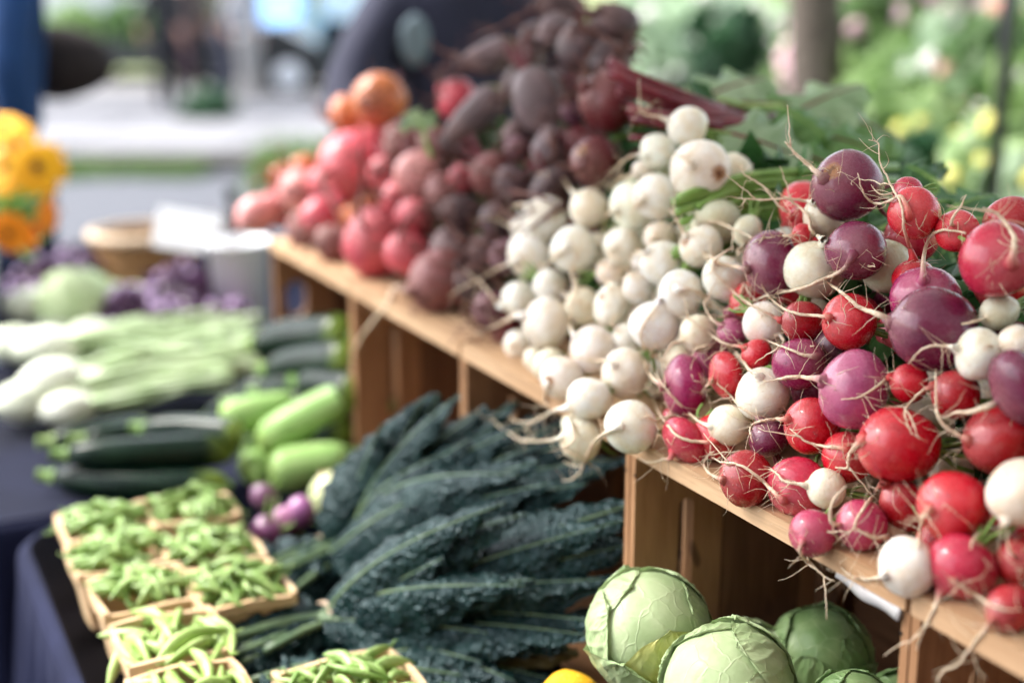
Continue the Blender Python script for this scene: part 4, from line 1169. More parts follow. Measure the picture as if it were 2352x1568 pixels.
def kale_bunch(label, tie, tieZlift, butt, leaves, seed):
    r = random.Random(seed)
    T = lay(tie[0], tie[1], tieZlift)
    B = lay(butt[0], butt[1], .03)
    root = empty('kale_bunch', T, label, 'kale', 'tied bunches of dark kale')
    dirn = (T - B).normalized()
    dm = MB()
    more = []
    for (tx, ty, Z, w, curl, sag, brown) in leaves:       # each listed leaf has a narrower sister beside it
        more.append((tx, ty, Z, w, curl, sag, brown)); more.append((tx - r.uniform(20, 90), ty + r.uniform(-35, 45), Z + r.uniform(-.03, .03), w * .8, curl, sag + r.uniform(-.03, .03), 0))
    for i, (tx, ty, Z, w, curl, sag, brown) in enumerate(more):
        tip = P(tx, ty, Z)
        off = Vector((r.uniform(-.018, .018), r.uniform(-.014, .014), r.uniform(-.010, .016)))
        base = T + off
        st0 = B + off * 1.3 + Vector((r.uniform(-.02, .02), r.uniform(-.02, .02), 0))
        vd = (CAM - (base + tip) / 2).normalized()
        nrm = (vd * .75 + UP * .6 + Vector((r.uniform(-.5, .5), r.uniform(-.3, .3), 0))).normalized()
        v, f, al, rib = blade(base, tip, w * 1.02, nrm, sag, curl * 1.5 + .15, .0035, 4 + r.random() * 3, .0026, 110, 20, .45, i + seed, .03, 110)
        mb = MB(); mb.add(v, f, al)
        lf = mb.build('leaf', M['kale_brown'] if brown else M['kale'], root, at=base)
        rb = ribtube(rib, .0052 if 'straight' in label and i == 0 else .0024, 7)
        rbo = rb.build('midrib', M['kale_rib'], None, at=base); rbo.parent = lf; rbo.location = (0, 0, 0)
        sk = MB(); sk.tube(catmull([st0, (st0 + base) / 2 + UP * .004, base, rib[1]], 3), [.0042, .0044, .0046, .0046, .0045, .0045, .0045, .0044, .0043, .0042], 7)
        sk.build('stalk', M['kale_rib'], root, at=st0)
        # small frill of blade along the stalk below the band
        if i % 2 == 0:
            v2, f2, al2, _ = blade(base, st0 + (st0 - base) * .12, .068, nrm, .03, .5, .009, 4, .003, 50, 12, .8, i + 9, .05, 95)
            mb = MB(); mb.add(v2, f2, al2); mb.build('lower_frill', M['kale'], root, at=base)
        for k in range(26):
            p = v[r.randrange(len(v))]
            for (dv_, df) in [ico(p + nrm * .0006, r.uniform(.0007, .0020))]: dm.add(dv_, df)
    d_ = dm.build('water_drops', M['drop'], root, at=T); d_['kind'] = 'stuff'
    # band round the stalks
    x = dirn; a = x.cross(UP).normalized(); b = a.cross(x)
    ring = [T - x * .004 + a * math.cos(2 * PI * k / 28) * .030 + b * math.sin(2 * PI * k / 28) * .024 + x * .002 * math.sin(k) for k in range(29)]
    mb = MB(); mb.tube(ring, .0026, 6, cap=False)
    ring2 = [T + x * .002 + a * math.cos(2 * PI * k / 28) * .031 + b * math.sin(2 * PI * k / 28) * .024 + x * .003 * math.cos(k * .5) for k in range(29)]
    mb.tube(ring2, .0018, 6, cap=False)
    mb.build('band', M['rubber_band'], root, at=T)
    return root
_ico = None
def ico(c, r):
    global _ico
    if _ico is None:
        bm = bmesh.new(); bmesh.ops.create_icosphere(bm, subdivisions=2, radius=1)
        _ico = ([v.co.copy() for v in bm.verts], [tuple(v.index for v in f.verts) for f in bm.faces]); bm.free()
    return [c + q * r for q in _ico[0]], _ico[1]
kale_bunch('upper kale bunch with tall blistered leaves leaning into the crates', (768, 1268), .040, (575, 1375), [
    (1010, 905, 1.70, .115, .35, .06, 0), (1120, 935, 1.68, .10, .3, .08, 0), (1190, 985, 1.62, .10, .3, .07, 0),
    (1310, 1020, 1.60, .11, .35, .08, 0), (1450, 1050, 1.56, .11, .3, .06, 0), (1260, 950, 1.66, .11, .3, .05, 0), (1370, 985, 1.62, .11, .3, .05, 0), (1080, 1010, 1.64, .09, .3, .10, 0),
    (1240, 1060, 1.56, .10, .3, .10, 0), (960, 1000, 1.70, .09, .4, .05, 0), (1350, 1110, 1.53, .10, .3, .06, 0), (1170, 1130, 1.60, .09, .4, .06, 0)], 3)
kale_bunch('lower kale bunch with one pale straight midrib, nearest the cabbages', (762, 1432), .036, (545, 1500), [
    (1480, 1150, 1.49, .10, .25, .04, 0), (1475, 1245, 1.48, .10, .3, .06, 0), (1450, 1330, 1.47, .09, .3, .05, 0),
    (1400, 1430, 1.46, .10, .35, .06, 0), (1330, 1500, 1.46, .10, .35, .03, 1), (1210, 1180, 1.49, .09, .3, .09, 0),
    (1230, 1330, 1.45, .09, .35, .09, 0), (1150, 1500, 1.47, .08, .3, .02, 0), (1100, 1270, 1.50, .08, .3, .08, 0), (1270, 1560, 1.47, .09, .35, .01, 0)], 8)
# a third bunch lying beneath, only its edges show
kale_bunch('lowest kale bunch pressed flat under the other two', (800, 1560), .018, (600, 1640), [
    (1300, 1480, 1.50, .10, .3, .02, 1), (1250, 1600, 1.45, .10, .3, .02, 0), (1100, 1610, 1.44, .09, .3, .02, 0), (1380, 1400, 1.53, .10, .2, .03, 0)], 15)

# cabbages
M['cabbage'] = m_leaf('cabbage_leaf', (.38, .50, .25), (.50, .60, .34), vein=(.56, .64, .38), rough=.42, scale=2.5, bump=.6, net=45, trans=.12)
M['cabbage_green'] = m_leaf('cabbage_leaf_green', (.19, .32, .12), (.30, .43, .19), vein=(.40, .52, .28), rough=.42, scale=2.5, bump=.6, net=45, trans=.12)
M['cabbage_yellow'] = m_leaf('cabbage_leaf_yellow', (.52, .50, .14), (.42, .48, .18), vein=(.65, .60, .28), rough=.45, scale=2.5, bump=.4, trans=.12)
def cabbage(label, c, R, axis, seed, mats=('cabbage', 'cabbage'), squash=.95, group='cabbages in the crate'):
    r = random.Random(seed); axis = Vector(axis).normalized()
    root = empty('cabbage', c, label, 'cabbage', group)
    q = axis.to_track_quat('Z', 'Y')
    def leafshell(k, rad, az, spanu, halfv, mat, lift):
        v = []; f = []; al = []; nu, nv = 60, 30
        for i in range(nu + 1):
            u = i / nu; th = PI - spanu * u          # from the stump at -Z up and over
            hv = halfv * (math.sin(PI * min(1, (u * .93 + .07)) ** .75) ** .5)
            for j in range(-nv, nv + 1):
                w = j / nv
                ph = az + hv * w * (1 + .10 * noise.noise(Vector((u * 5, (1 if w > 0 else -1) * 3, seed * 2 + k)))) / max(.35, math.sin(max(.15, min(PI - .15, th))))
                th2 = th + .10 * w * w
                edge = max(abs(w), u)
                vein = 0
                mid = math.exp(-(w * hv / .05) ** 2) * (1 - u * .7)
                sv = ((u * 6.5 - abs(w) * 2.4 + .06 * math.sin(9 * u + k)) % 1.0); br = math.exp(-((sv - .5) / .09) ** 2) * min(1, abs(w) * 6) * (1 - abs(w) * .5)
                vein = mid * .048 + br * .030
                wr = .030 * noise.noise(Vector((u * 4, w * 4, seed + k))) + .008 * noise.noise(Vector((u * 13, w * 13, seed + k))) + .006 * noise.noise(Vector((u * 30, w * 30, seed + k)))
                hvn = hv
                lf = lift * max(0, edge - .82) / .18 * (1 + .6 * math.sin(8 * w + 11 * u + k))
                rr = rad * (1 + vein + wr + lf)
                v.append(Vector((math.sin(th2) * math.cos(ph) * rr, math.sin(th2) * math.sin(ph) * rr, math.cos(th2) * rr * squash)))
                al.append(1.0 if mid > .5 else (.92 if br > .55 else .3))
        m = 2 * nv + 1
        for i in range(nu):
            for j in range(m - 1): f.append((i * m + j, (i + 1) * m + j, (i + 1) * m + j + 1, i * m + j + 1))
        o = obj('leaf', mesh('leaf', [q @ p for p in v], f, M[mat], True, al), root)
    # tight heart
    v, f = [], []
    n, m = 26, 40
    for i in range(n + 1):
        th = PI * i / n
        for k in range(m):
            w = 2 * PI * k / m
            d = Vector((math.sin(th) * math.cos(w), math.sin(th) * math.sin(w), math.cos(th) * squash))
            v.append(q @ (d * R * .93 * (1 + .02 * noise.noise(d * 3 + Vector((seed, 0, 0))))))
    for i in range(n):
        for k in range(m): f.append((i * m + k, (i + 1) * m + k, (i + 1) * m + (k + 1) % m, i * m + (k + 1) % m))
    obj('heart', mesh('heart', v, f, M[mats[0]], True, [.2] * len(v)), root)
    nl = 8
    for k in range(nl):
        leafshell(k, R * (.945 + .011 * k), k * 2.399 + r.uniform(-.2, .2), r.uniform(2.3, 2.75) if k < 5 else r.uniform(1.9, 2.3), r.uniform(.95, 1.15), mats[1] if k % 3 == 2 else mats[0], r.uniform(.004, .016) + (.02 if k > 5 else 0))
    mb = MB(); mb.tube([q @ Vector((0, 0, -R * .9)), q @ Vector((0, 0, -R * 1.12))], R * .17, 12); o = mb.build('stump', M['kale_rib'], None); o.parent = root
    return root
def at(x, y, Z): return P(x, y, Z)
cabbage('large pale cabbage with yellowing lower leaves, highest at the front', at(1492, 1447, 1.29), 147 * 1.29 / FOC, (.05, -.5, .8), 5, ('cabbage', 'cabbage_yellow'))
cabbage('pale cabbage in front at the lower edge, crinkled on its right side', at(1668, 1582, 1.20), 158 * 1.20 / FOC, (-.5, -.5, .6), 9, ('cabbage', 'cabbage_green'))
cabbage('shaded dark green cabbage deep inside the crate', at(1885, 1510, 1.38), 125 * 1.38 / FOC, (-.2, -.4, .8), 14, ('cabbage_green', 'cabbage_green'))
cabbage('loose leafy cabbage at the lower edge right of the others', at(1960, 1640, 1.17), 105 * 1.17 / FOC, (.1, -.4, .8), 21, ('cabbage_green', 'cabbage'))
cabbage('cabbage at the bottom of the crate carrying the large pale one', ST(-.10, .07, TBL + .078), .062, (.2, -.3, .8), 25, ('cabbage', 'cabbage'))
cabbage('cabbage on the crate floor at the far end, nearly hidden', ST(-.24, .16, TBL + .075), .058, (.4, -.3, .8), 29, ('cabbage_green', 'cabbage_green'))

# pea tills
M['veneer'] = m_wood('till_veneer', (.52, .36, .20), (.64, .48, .30), knots=False, rough=.55, sc=1.5)
M['pod'] = m_leaf('pea_pod_skin', (.17, .30, .06), (.31, .43, .15), veins=False, rough=.32, scale=4, trans=.06)
M['bean'] = m_leaf('bean_pod_skin', (.26, .40, .09), (.36, .48, .16), veins=False, rough=.32, scale=4, trans=.06)
def pod_mesh(L, r0, bumps, mat, seed):
    r = random.Random(seed); v = []; f = []; n = 20; m = 8
    for i in range(n + 1):
        u = i / n
        rad = r0 * max(.06, math.sin(PI * u) ** .55) * (1 + .10 * abs(math.sin(PI * u * bumps)))
        c = Vector((L * (u - .5), 0, .17 * L * math.sin(PI * u)))
        for k in range(m):
            w = 2 * PI * k / m
            v.append(c + Vector((0, math.cos(w) * rad * .72, math.sin(w) * rad * 1.15)))
    for i in range(n):
        for k in range(m): f.append((i * m + k, (i + 1) * m + k, (i + 1) * m + (k + 1) % m, i * m + (k + 1) % m))
    mb = MB(); mb.add(v, f)
    mb.tube([Vector((-L * .5, 0, 0)), Vector((-L * .56, 0, .004)), Vector((-L * .62, .002, .003))], [r0 * .35, r0 * .14, r0 * .12], 5)
    return mesh('pod', mb.v, mb.f, mat, True, mb.a)
pods = [pod_mesh(.056, .0052, 6, M['pod'], 1), pod_mesh(.062, .0050, 7, M['pod'], 2), pod_mesh(.048, .0054, 5, M['pod'], 3)]
beans = [pod_mesh(.095, .0068, 8, M['bean'], 4), pod_mesh(.085, .0066, 7, M['bean'], 5)]
NVxy = NV; yaw0 = math.atan2(NV.y, NV.x)
def till(label, x, y, podset, what, npod, seed, W=.104, Hh=.075, yaw=0.0, heap=.018):
    r = random.Random(seed)
    c = Pz(x, y, TBL + Hh); c.z = TBL
    root = empty('veneer_till', c, label, 'till', 'wooden pea tills', yaw0 + yaw)
    wt, wb = W / 2, W / 2 * .76; th = .0016
    for k in range(4):
        rot = Matrix.Rotation(k * PI / 2, 4, 'Z')
        n = 8; vs = []; fs = []
        for i in range(n + 1):
            u = i / n * 2 - 1
            bow = .003 * (1 - u * u)
            for (w, z) in ((wb, .001), (wt, Hh)):
                for t_ in (0, th): vs.append(rot @ Vector((w + bow - t_, u * (w - .0008), z + (.002 * math.sin(u * 3 + k + seed) if z > .01 else 0))))
        for i in range(n):
            a, b = i * 4, i * 4 + 4
            fs += [(a, b, b + 2, a + 2), (a + 1, a + 3, b + 3, b + 1), (a + 2, b + 2, b + 3, a + 3), (a, a + 1, b + 1, b)]
        fs += [(0, 2, 3, 1), (n * 4, n * 4 + 1, n * 4 + 3, n * 4 + 2)]
        obj('side_panel', mesh('side_panel', vs, fs, M['veneer'], False), root)
    # rim band in and outside
    mb = MB()
    for k in range(4):
        rot = Matrix.Rotation(k * PI / 2, 4, 'Z'); n = 8; vs = []; fs = []
        for i in range(n + 1):
            u = i / n * 2 - 1; bow = .003 * (1 - u * u)
            zt = Hh + .0025 + .002 * math.sin(u * 3 + k + seed)
            for (dx, z) in ((.0006, zt - .011), (.0030, zt - .011), (.0030, zt), (-.0034, zt), (-.0034, zt - .011), (-.0018, zt - .011)):
                vs.append(rot @ Vector((wt + bow + dx, u * (wt + .0025), z)))
        for i in range(n):
            for q in range(6):
                q2 = (q + 1) % 6; a = i * 6
                fs.append((a + q, a + 6 + q, a + 6 + q2, a + q2))
        fs += [(0, 1, 2, 3, 4, 5), tuple(n * 6 + q for q in (5, 4, 3, 2, 1, 0))]
        mb.add(vs, fs)
    me = mesh('rim', mb.v, mb.f, M['veneer'], False); obj('rim', me, root)
    mb = MB(); mb.box((0, 0, .002), (wb * 2 - .001, wb * 2 - .001, .002)); obj('floor', mesh('floor', mb.v, mb.f, M['veneer'], False), root)
    for i in range(npod):
        o = obj('pea_pod' if podset is pods else 'bean_pod', r.choice(podset))
        k = i / npod; rad = (wt - .012) * math.sqrt(r.random()) * 1.05
        a = r.uniform(0, 6.28); lx = max(-wt + .012, min(wt - .012, math.cos(a) * rad * 1.2)); ly = max(-wt + .012, min(wt - .012, math.sin(a) * rad * 1.2))
        z = Hh - .022 + heap * (1 - (abs(lx) + abs(ly)) / (2 * wt)) * 1.4 + .018 * k
        ca, sa = math.cos(yaw0 + yaw), math.sin(yaw0 + yaw)
        o.location = c + Vector((lx * ca - ly * sa, lx * sa + ly * ca, z))
        o.rotation_euler = (r.uniform(-1.2, 1.2), r.uniform(-.35, .35), r.uniform(0, 6.28) if podset is pods else 1.9 + r.gauss(0, .5))
        s_ = r.uniform(.85, 1.1); o.scale = (s_, s_, s_)
        tag(o, what, 'pea pod' if podset is pods else 'bean', what)
    return root
tl = [('back left pea till of the front rows, touching the table edge', 240, 1200, pods, 'green pea pod heaped in the back left till'),
      ('back right pea till of the front rows, nearest the zucchini', 435, 1166, pods, 'green pea pod heaped in the back right till'),
      ('middle left pea till in the outer row', 268, 1272, pods, 'green pea pod heaped in the middle left till'),
      ('middle right pea till beside the purple kohlrabi', 486, 1262, pods, 'green pea pod heaped in the middle right till'),
      ('third pea till of the outer row with its pale outer side in view', 330, 1355, pods, 'green pea pod heaped in the third outer till'),
      ('pea till against the cut ends of the kale', 545, 1345, pods, 'green pea pod heaped in the till against the kale ends'),
      ('till of long pale bean pods, half full', 392, 1462, beans, 'long pale bean pod in the half full till'),
      ('till of bean pods cut off by the lower edge at the left', 440, 1590, beans, 'bean pod in the till cut by the lower edge'),
      ('lone till at the lower edge under the kale', 812, 1580, pods, 'green pea pod in the lone till under the kale')]
for i, (lab, x, y, ps, what) in enumerate(tl):
    till(lab, x, y, ps, what, 42 if ps is pods else 26, i + 50, W=.101 if i != 8 else .12, heap=.018 if ps is pods else .004)

# fennel with long pale stalks
M['fennel'] = m_leaf('fennel_skin', (.82, .84, .74), (.74, .80, .62), vein=(.5, .6, .35), rough=.4, scale=2, veins=True, trans=.1)
M['fennel_stalk'] = m_leaf('fennel_stalk', (.42, .56, .30), (.60, .70, .48), veins=False, rough=.4, scale=2, trans=.05)
for i, (a, b, rb, la, lab) in enumerate([
    ((45, 700), (470, 700), .050, .05, 'fennel at the back left, its bulb cut off by the picture edge'),
    ((75, 800), (520, 765), .052, .075, 'fennel in the middle of the pile, bulb pointing left'),
    ((95, 880), (560, 800), .052, .07, 'fennel with the longest stalks reaching the zucchini'),
    ((30, 925), (500, 860), .048, .045, 'front left fennel close to the table edge'),
    ((175, 890), (590, 830), .046, .055, 'fennel right of the others with stalks fanned out'),
    ((190, 765), (590, 765), .040, .045, 'small fennel behind the pile next to the purple basil'),
    ((10, 790), (400, 830), .05, .045, 'fennel at the left edge under the pile'),
    ((130, 940), (540, 890), .042, .035, 'lowest fennel in front beside the zucchini'),
    ((235, 850), (600, 790), .036, .04, 'slim fennel under the fanned stalks')]):
    r = random.Random(i + 70)
    A = lay(*a, la); B = lay(*b, la * .7 + .02)
    root = empty('fennel', A, lab, 'fennel', 'fennel piled on the far table')
    x = (B - A).normalized(); s_ = x.cross(UP).normalized(); n_ = s_.cross(x)
    v = []; f = []; m = 20; al = []
    for k in range(15):
        u = k / 14
        rr = rb * (math.sin(PI * min(1, u * .86 + .08)) ** .7)
        for q in range(m):
            w = 2 * PI * q / m
            g = 1 + .05 * math.cos(w * 5 + u * 3)
            v.append(A + x * (rb * 2.3 * (u - .3)) + s_ * math.cos(w) * rr * g * .95 + n_ * math.sin(w) * rr * .75 * g); al.append(.95 if q % 4 == 0 else .2)
    for k in range(14):
        for q in range(m): f.append((k * m + q, k * m + (q + 1) % m, (k + 1) * m + (q + 1) % m, (k + 1) * m + q))
    f.append(tuple(reversed(range(m)))); f.append(tuple(14 * m + q for q in range(m)))
    mb = MB(); mb.add(v, f, al); mb.build('bulb', M['fennel'], root, at=A)
    for k in range(11):
        o1 = s_ * r.uniform(-1, 1) * rb * .5 + n_ * r.uniform(-.4, .5) * rb
        e = B + s_ * r.uniform(-.07, .07) + UP * r.uniform(-.01, .035)
        sk = MB(); P0 = A + x * rb * 1.2 + o1 * .7
        sk.tube(catmull([P0, P0.lerp(e, .3) + o1 * .8, P0.lerp(e, .7) + o1 * .4, e], 4), [.0072 - .0036 * z / 12 for z in range(13)], 7)
        sk.build('stalk', M['fennel_stalk'], root, at=P0)
# pointed pale cabbage, purple basil, round basket, card, bucket, bottle
cabbage('pale pointed cabbage lying behind the fennel', lay(190, 715, .05), .085, (-.8, .3, .35), 41, ('cabbage', 'fennel'), 1.35, None)
M['basil'] = m_leaf('purple_basil_leaf', (.05, .018, .055), (.12, .05, .12), veins=False, rough=.3, trans=.1, bump=.6)
M['lilac_leaf'] = m_leaf('lilac_cauliflower', (.22, .12, .26), (.34, .22, .36), veins=False, rough=.4, trans=.1)
def leafball(name, label, cat, c, rad, mat, n, ls, seed, group=None, flat=.7, extra=None):
    r = random.Random(seed); root = empty(name, c - UP * rad * flat, label, cat, group)
    mb = MB()
    for i in range(n):
        d = Vector((r.gauss(0, 1), r.gauss(0, 1), r.gauss(0, 1))).normalized() * rad * r.uniform(.45, 1.05) * (1 + .3 * noise.noise(Vector((i * .1, seed, 0))))
        d.z *= flat
        p = c + d; nrm = (d.normalized() + Vector((r.gauss(0, .5), r.gauss(0, .5), r.gauss(0, .5)))).normalized()
        a = nrm.orthogonal().normalized(); a.rotate(Quaternion(nrm, r.uniform(0, 6.28))); b = nrm.cross(a); s = ls * r.uniform(.6, 1.3)
        mb.add([p - a * s, p - a * s * .3 + b * s * .5 - nrm * s * .12, p + a * s * .5 + b * s * .38, p + a * s, p + a * s * .5 - b * s * .38, p - a * s * .3 - b * s * .5 - nrm * s * .12, p + nrm * s * .12],
               [(0, 5, 6), (0, 6, 1), (1, 6, 2), (2, 6, 3), (3, 6, 4), (4, 6, 5)])
    o = mb.build('foliage', mat, root, at=c - UP * rad * flat)
    o['kind'] = 'stuff'
    if extra:
        mt, n2, s2, nm = extra; mb = MB()
        for i in range(n2):
            d = Vector((r.gauss(0, 1), r.gauss(0, 1), r.gauss(0, 1))).normalized() * rad * r.uniform(.9, 1.1); d.z *= flat
            vv, ff = ico(c + d, s2 * r.uniform(.7, 1.3)); mb.add(vv, ff)
        o = mb.build(nm, mt, root, at=c - UP * rad * flat); o['kind'] = 'stuff'
    return root
M['flower_lilac'] = m_plain('lilac_blossom', (.45, .33, .52), (.34, .22, .42), .5, 30)
for i, (x, y, rad, lab) in enumerate([(110, 620, .075, 'purple basil clump behind the pale cabbage at the far left'), (175, 580, .06, 'purple basil clump in front of the blue clothes'), (300, 690, .07, 'purple basil clump in front of the round basket'),
                                (420, 650, .09, 'tallest purple basil clump beside the white bucket'), (400, 715, .07, 'purple basil clump above the fennel stalks'), (520, 715, .055, 'purple basil clump between the bucket and the zucchini')]):
    leafball('purple_basil', lab, 'basil', lay(x, y + 30, rad * .8), rad, M['basil'], 260, .022, i + 5, 'purple basil clumps', .8, (M['flower_lilac'], 26, .010, 'blossoms'))
M['wicker'] = m_plain('wicker', (.50, .29, .12), (.38, .20, .08), .6, 90, .8)
M['wicker_rim'] = m_plain('wicker_rim', (.72, .55, .38), None, .55, 50, .4)
bc = lay(340, 640, 0)
root = empty('round_basket', bc, 'round woven basket with a thick pale rim behind the basil', 'basket')
mb = MB()
for k in range(11):      # woven rows
    z = .008 + k * .0095; rr = .105 + k * .0018
    pts = [bc + Vector((math.cos(2 * PI * q / 64) * (rr + .003 * math.sin(q * PI / 2 + k * PI)), math.sin(2 * PI * q / 64) * (rr + .003 * math.sin(q * PI / 2 + k * PI)), z)) for q in range(65)]
    mb.tube(pts, .0052, 5, cap=False)
mb.build('woven_side', M['wicker'], root, at=bc)
mb = MB(); mb.tube([bc + Vector((math.cos(2 * PI * q / 48) * .132, math.sin(2 * PI * q / 48) * .132, .118)) for q in range(49)], .013, 8, cap=False); mb.build('rim', M['wicker_rim'], root, at=bc)
mb = MB(); mb.lathe([(.001, .004), (.104, .004), (.104, .008), (.001, .008)], 32); o = mb.build('floor', M['wicker'], None); o.parent = root
M['paper'] = m_plain('white_card', (.86, .87, .88), (.82, .83, .85), .6, 8, .05)
cc = P(432, 530, 3.42); rot = Matrix.Rotation(.10, 4, FWD)
mb = MB(); mb.box((0, 0, 0), (.155, .0015, .098)); o = mb.build('price_card', M['paper'], smooth=False); o.location = cc; o.rotation_euler = (-.5, .16, .05)
tag(o, 'blank white price card leaning in the round basket', 'card')
M['bucket'] = m_plain('white_bucket', (.78, .80, .84), (.72, .75, .80), .4, 6, .1)
bk = lay(556, 760, 0)
root = empty('white_bucket', bk, 'white plastic bucket standing behind the far crate end', 'bucket')
mb = MB(); mb.lathe([(.055, 0), (.066, .19), (.069, .19), (.069, .20), (.064, .20), (.053, .006), (.001, .006)], 32); o = mb.build('pail', M['bucket'], None); o.parent = root
mb = MB(); mb.tube([Vector((math.cos(a) * .07, math.sin(a) * -.02, .19 - math.sin(a) * .06)) for a in [PI * k / 16 for k in range(17)]], .002, 6); o = mb.build('handle', M['metal_dark'], None); o.parent = root
M['bottle'] = m_plain('dark_bottle', (.02, .025, .03), None, .15, 10, .05, spec=.6)
bt = lay(540, 655, 0)
root = empty('dark_bottle', bt, 'dark slim bottle standing behind the bucket', 'bottle')
mb = MB(); mb.lathe([(.028, 0), (.030, .01), (.030, .13), (.022, .16), (.011, .19), (.011, .22)], 24); o = mb.build('flask', M['bottle'], None); o.parent = root
mb = MB(); mb.lathe([(.014, .218), (.014, .245), (.004, .247)], 16); o = mb.build('cap', M['metal_dark'], None); o.parent = root

# orange and yellow daisies in a pail at the left edge
M['petal_y'] = m_plain('yellow_petal', (.85, .46, .012), (.80, .36, .008), .5, 20, .1)
M['petal_o'] = m_plain('orange_petal', (.80, .26, .008), (.72, .20, .006), .5, 20, .1)
M['flower_eye'] = m_plain('flower_eye', (.05, .02, .01), None, .9, 300, .8)
fb = lay(-90, 760, 0)
root = empty('flower_pail', fb, 'pale metal pail for cut flowers, just past the left edge', 'pail')
mb = MB(); mb.lathe([(.07, 0), (.09, .22), (.093, .22), (.086, .218), (.068, .006), (.001, .006)], 32); o = mb.build('pail', M['bucket'], None); o.parent = root
def daisy(label, x, y, Z, rad, mat, seed, face=(.2, -.9, .3)):
    r = random.Random(seed); c = P(x, y, Z); root = empty('daisy', c, label, 'flower', 'orange and yellow daisies in the pail')
    nrm = Vector(face).normalized(); a = nrm.orthogonal().normalized(); b = nrm.cross(a)
    mb = MB()
    for ring in range(3):
        for k in range(17):
            w = 2 * PI * (k + ring * .37) / 17 + r.uniform(-.06, .06); d = a * math.cos(w) + b * math.sin(w); s = nrm.cross(d); L = rad * (1 - ring * .22) * r.uniform(.9, 1.05); dr = rad * (-.16 + .10 * ring)
            mb.add([c + d * rad * .10, c + d * L * .5 + s * rad * .12 + nrm * dr * .0, c + d * L * .85 + s * rad * .11 + nrm * dr * .7, c + d * L + nrm * dr, c + d * L * .85 - s * rad * .11 + nrm * dr * .7, c + d * L * .5 - s * rad * .12, c + d * L * .5 + nrm * rad * .05],
                   [(0, 1, 6), (1, 2, 3, 6), (6, 3, 4, 5), (0, 6, 5)])
    mb.build('petals', mat, root, at=c)
    mb = MB(); v, f = ico(Vector((0, 0, 0)), 1); mb.add([c + nrm * rad * .08 + a * p.x * rad * .17 + b * p.y * rad * .17 + nrm * p.z * rad * .10 for p in v], f); mb.build('eye', M['flower_eye'], root, at=c)
    st = MB(); st.tube(catmull([c - nrm * .01, c - nrm * .05 - UP * .05, fb + UP * .22 + Vector((r.uniform(-.05, .05), r.uniform(-.05, .05), 0)), fb + UP * .03], 4), .003, 6); st.build('stem', M['stalk_green'], root, at=c)
for i, (x, y, Z, rad, mt, lab, face) in enumerate([
    (88, 385, 2.75, .062, 'petal_y', 'large golden daisy with its dark eye in view', (.15, -.95, .2)), (5, 292, 2.85, .058, 'petal_y', 'golden daisy at the top left corner of the bunch', (.1, -.5, .8)),
    (15, 385, 2.85, .062, 'petal_y', 'yellow daisy half cut off by the left edge', (-.2, -.8, .4)), (112, 500, 2.8, .032, 'petal_o', 'small orange daisy on the right below the large one', (.8, -.5, .1)),
    (20, 535, 2.75, .048, 'petal_o', 'orange daisy low at the left edge', (0, -.9, -.1)), (55, 300, 3.0, .03, 'petal_y', 'little yellow bud flower at the top', (.3, -.3, .9)),
    (60, 545, 2.8, .028, 'petal_o', 'small amber daisy in the middle of the lower row', (.2, -.9, 0)), (100, 445, 2.95, .04, 'petal_o', 'orange daisy behind the large golden one', (.7, -.5, .2))]):
    daisy(lab, x, y, Z, rad, M[mt], i + 3, face)
leafball('flower_foliage', 'green leaves under the daisies', 'leaves', P(50, 470, 2.95), .06, M['beet_leaf'], 90, .03, 8)

# ------------------------------------------------------------------ beet and radish tops behind the heap
def bigleaf(label, base, tip, w, mat, stem, seed, sag=.05, curl=.3, nrm=None, stemlen=.10, toward=None):
    base = P(*base) if isinstance(base, tuple) else base; tip = P(*tip)
    root = empty('beet_leaf', base, label, 'leaf', 'leafy tops behind the heap')
    vd = (CAM - (base + tip) / 2).normalized()
    nr = (vd * .45 + UP * .9).normalized() if nrm is None else Vector(nrm).normalized()
    v, f, al, rib = blade(base, tip, w * 1.25, nr, sag, curl, .010, 3.2, .0022, 34, 12, .75, seed, .06, 38)
    mb = MB(); mb.add(v, f, al); mb.build('blade', M[mat], root, at=base)
    ribtube(rib, .0026).build('midrib', M[stem], root, at=base)
    d = (base - tip).normalized(); e = base + d * stemlen - UP * stemlen * .4 if toward is None else P(*toward)
    mb = MB(); mb.tube(catmull([rib[1], base, base.lerp(e, .5) - UP * .004, e], 3), .0034, 6); mb.build('stem', M[stem], root, at=base)
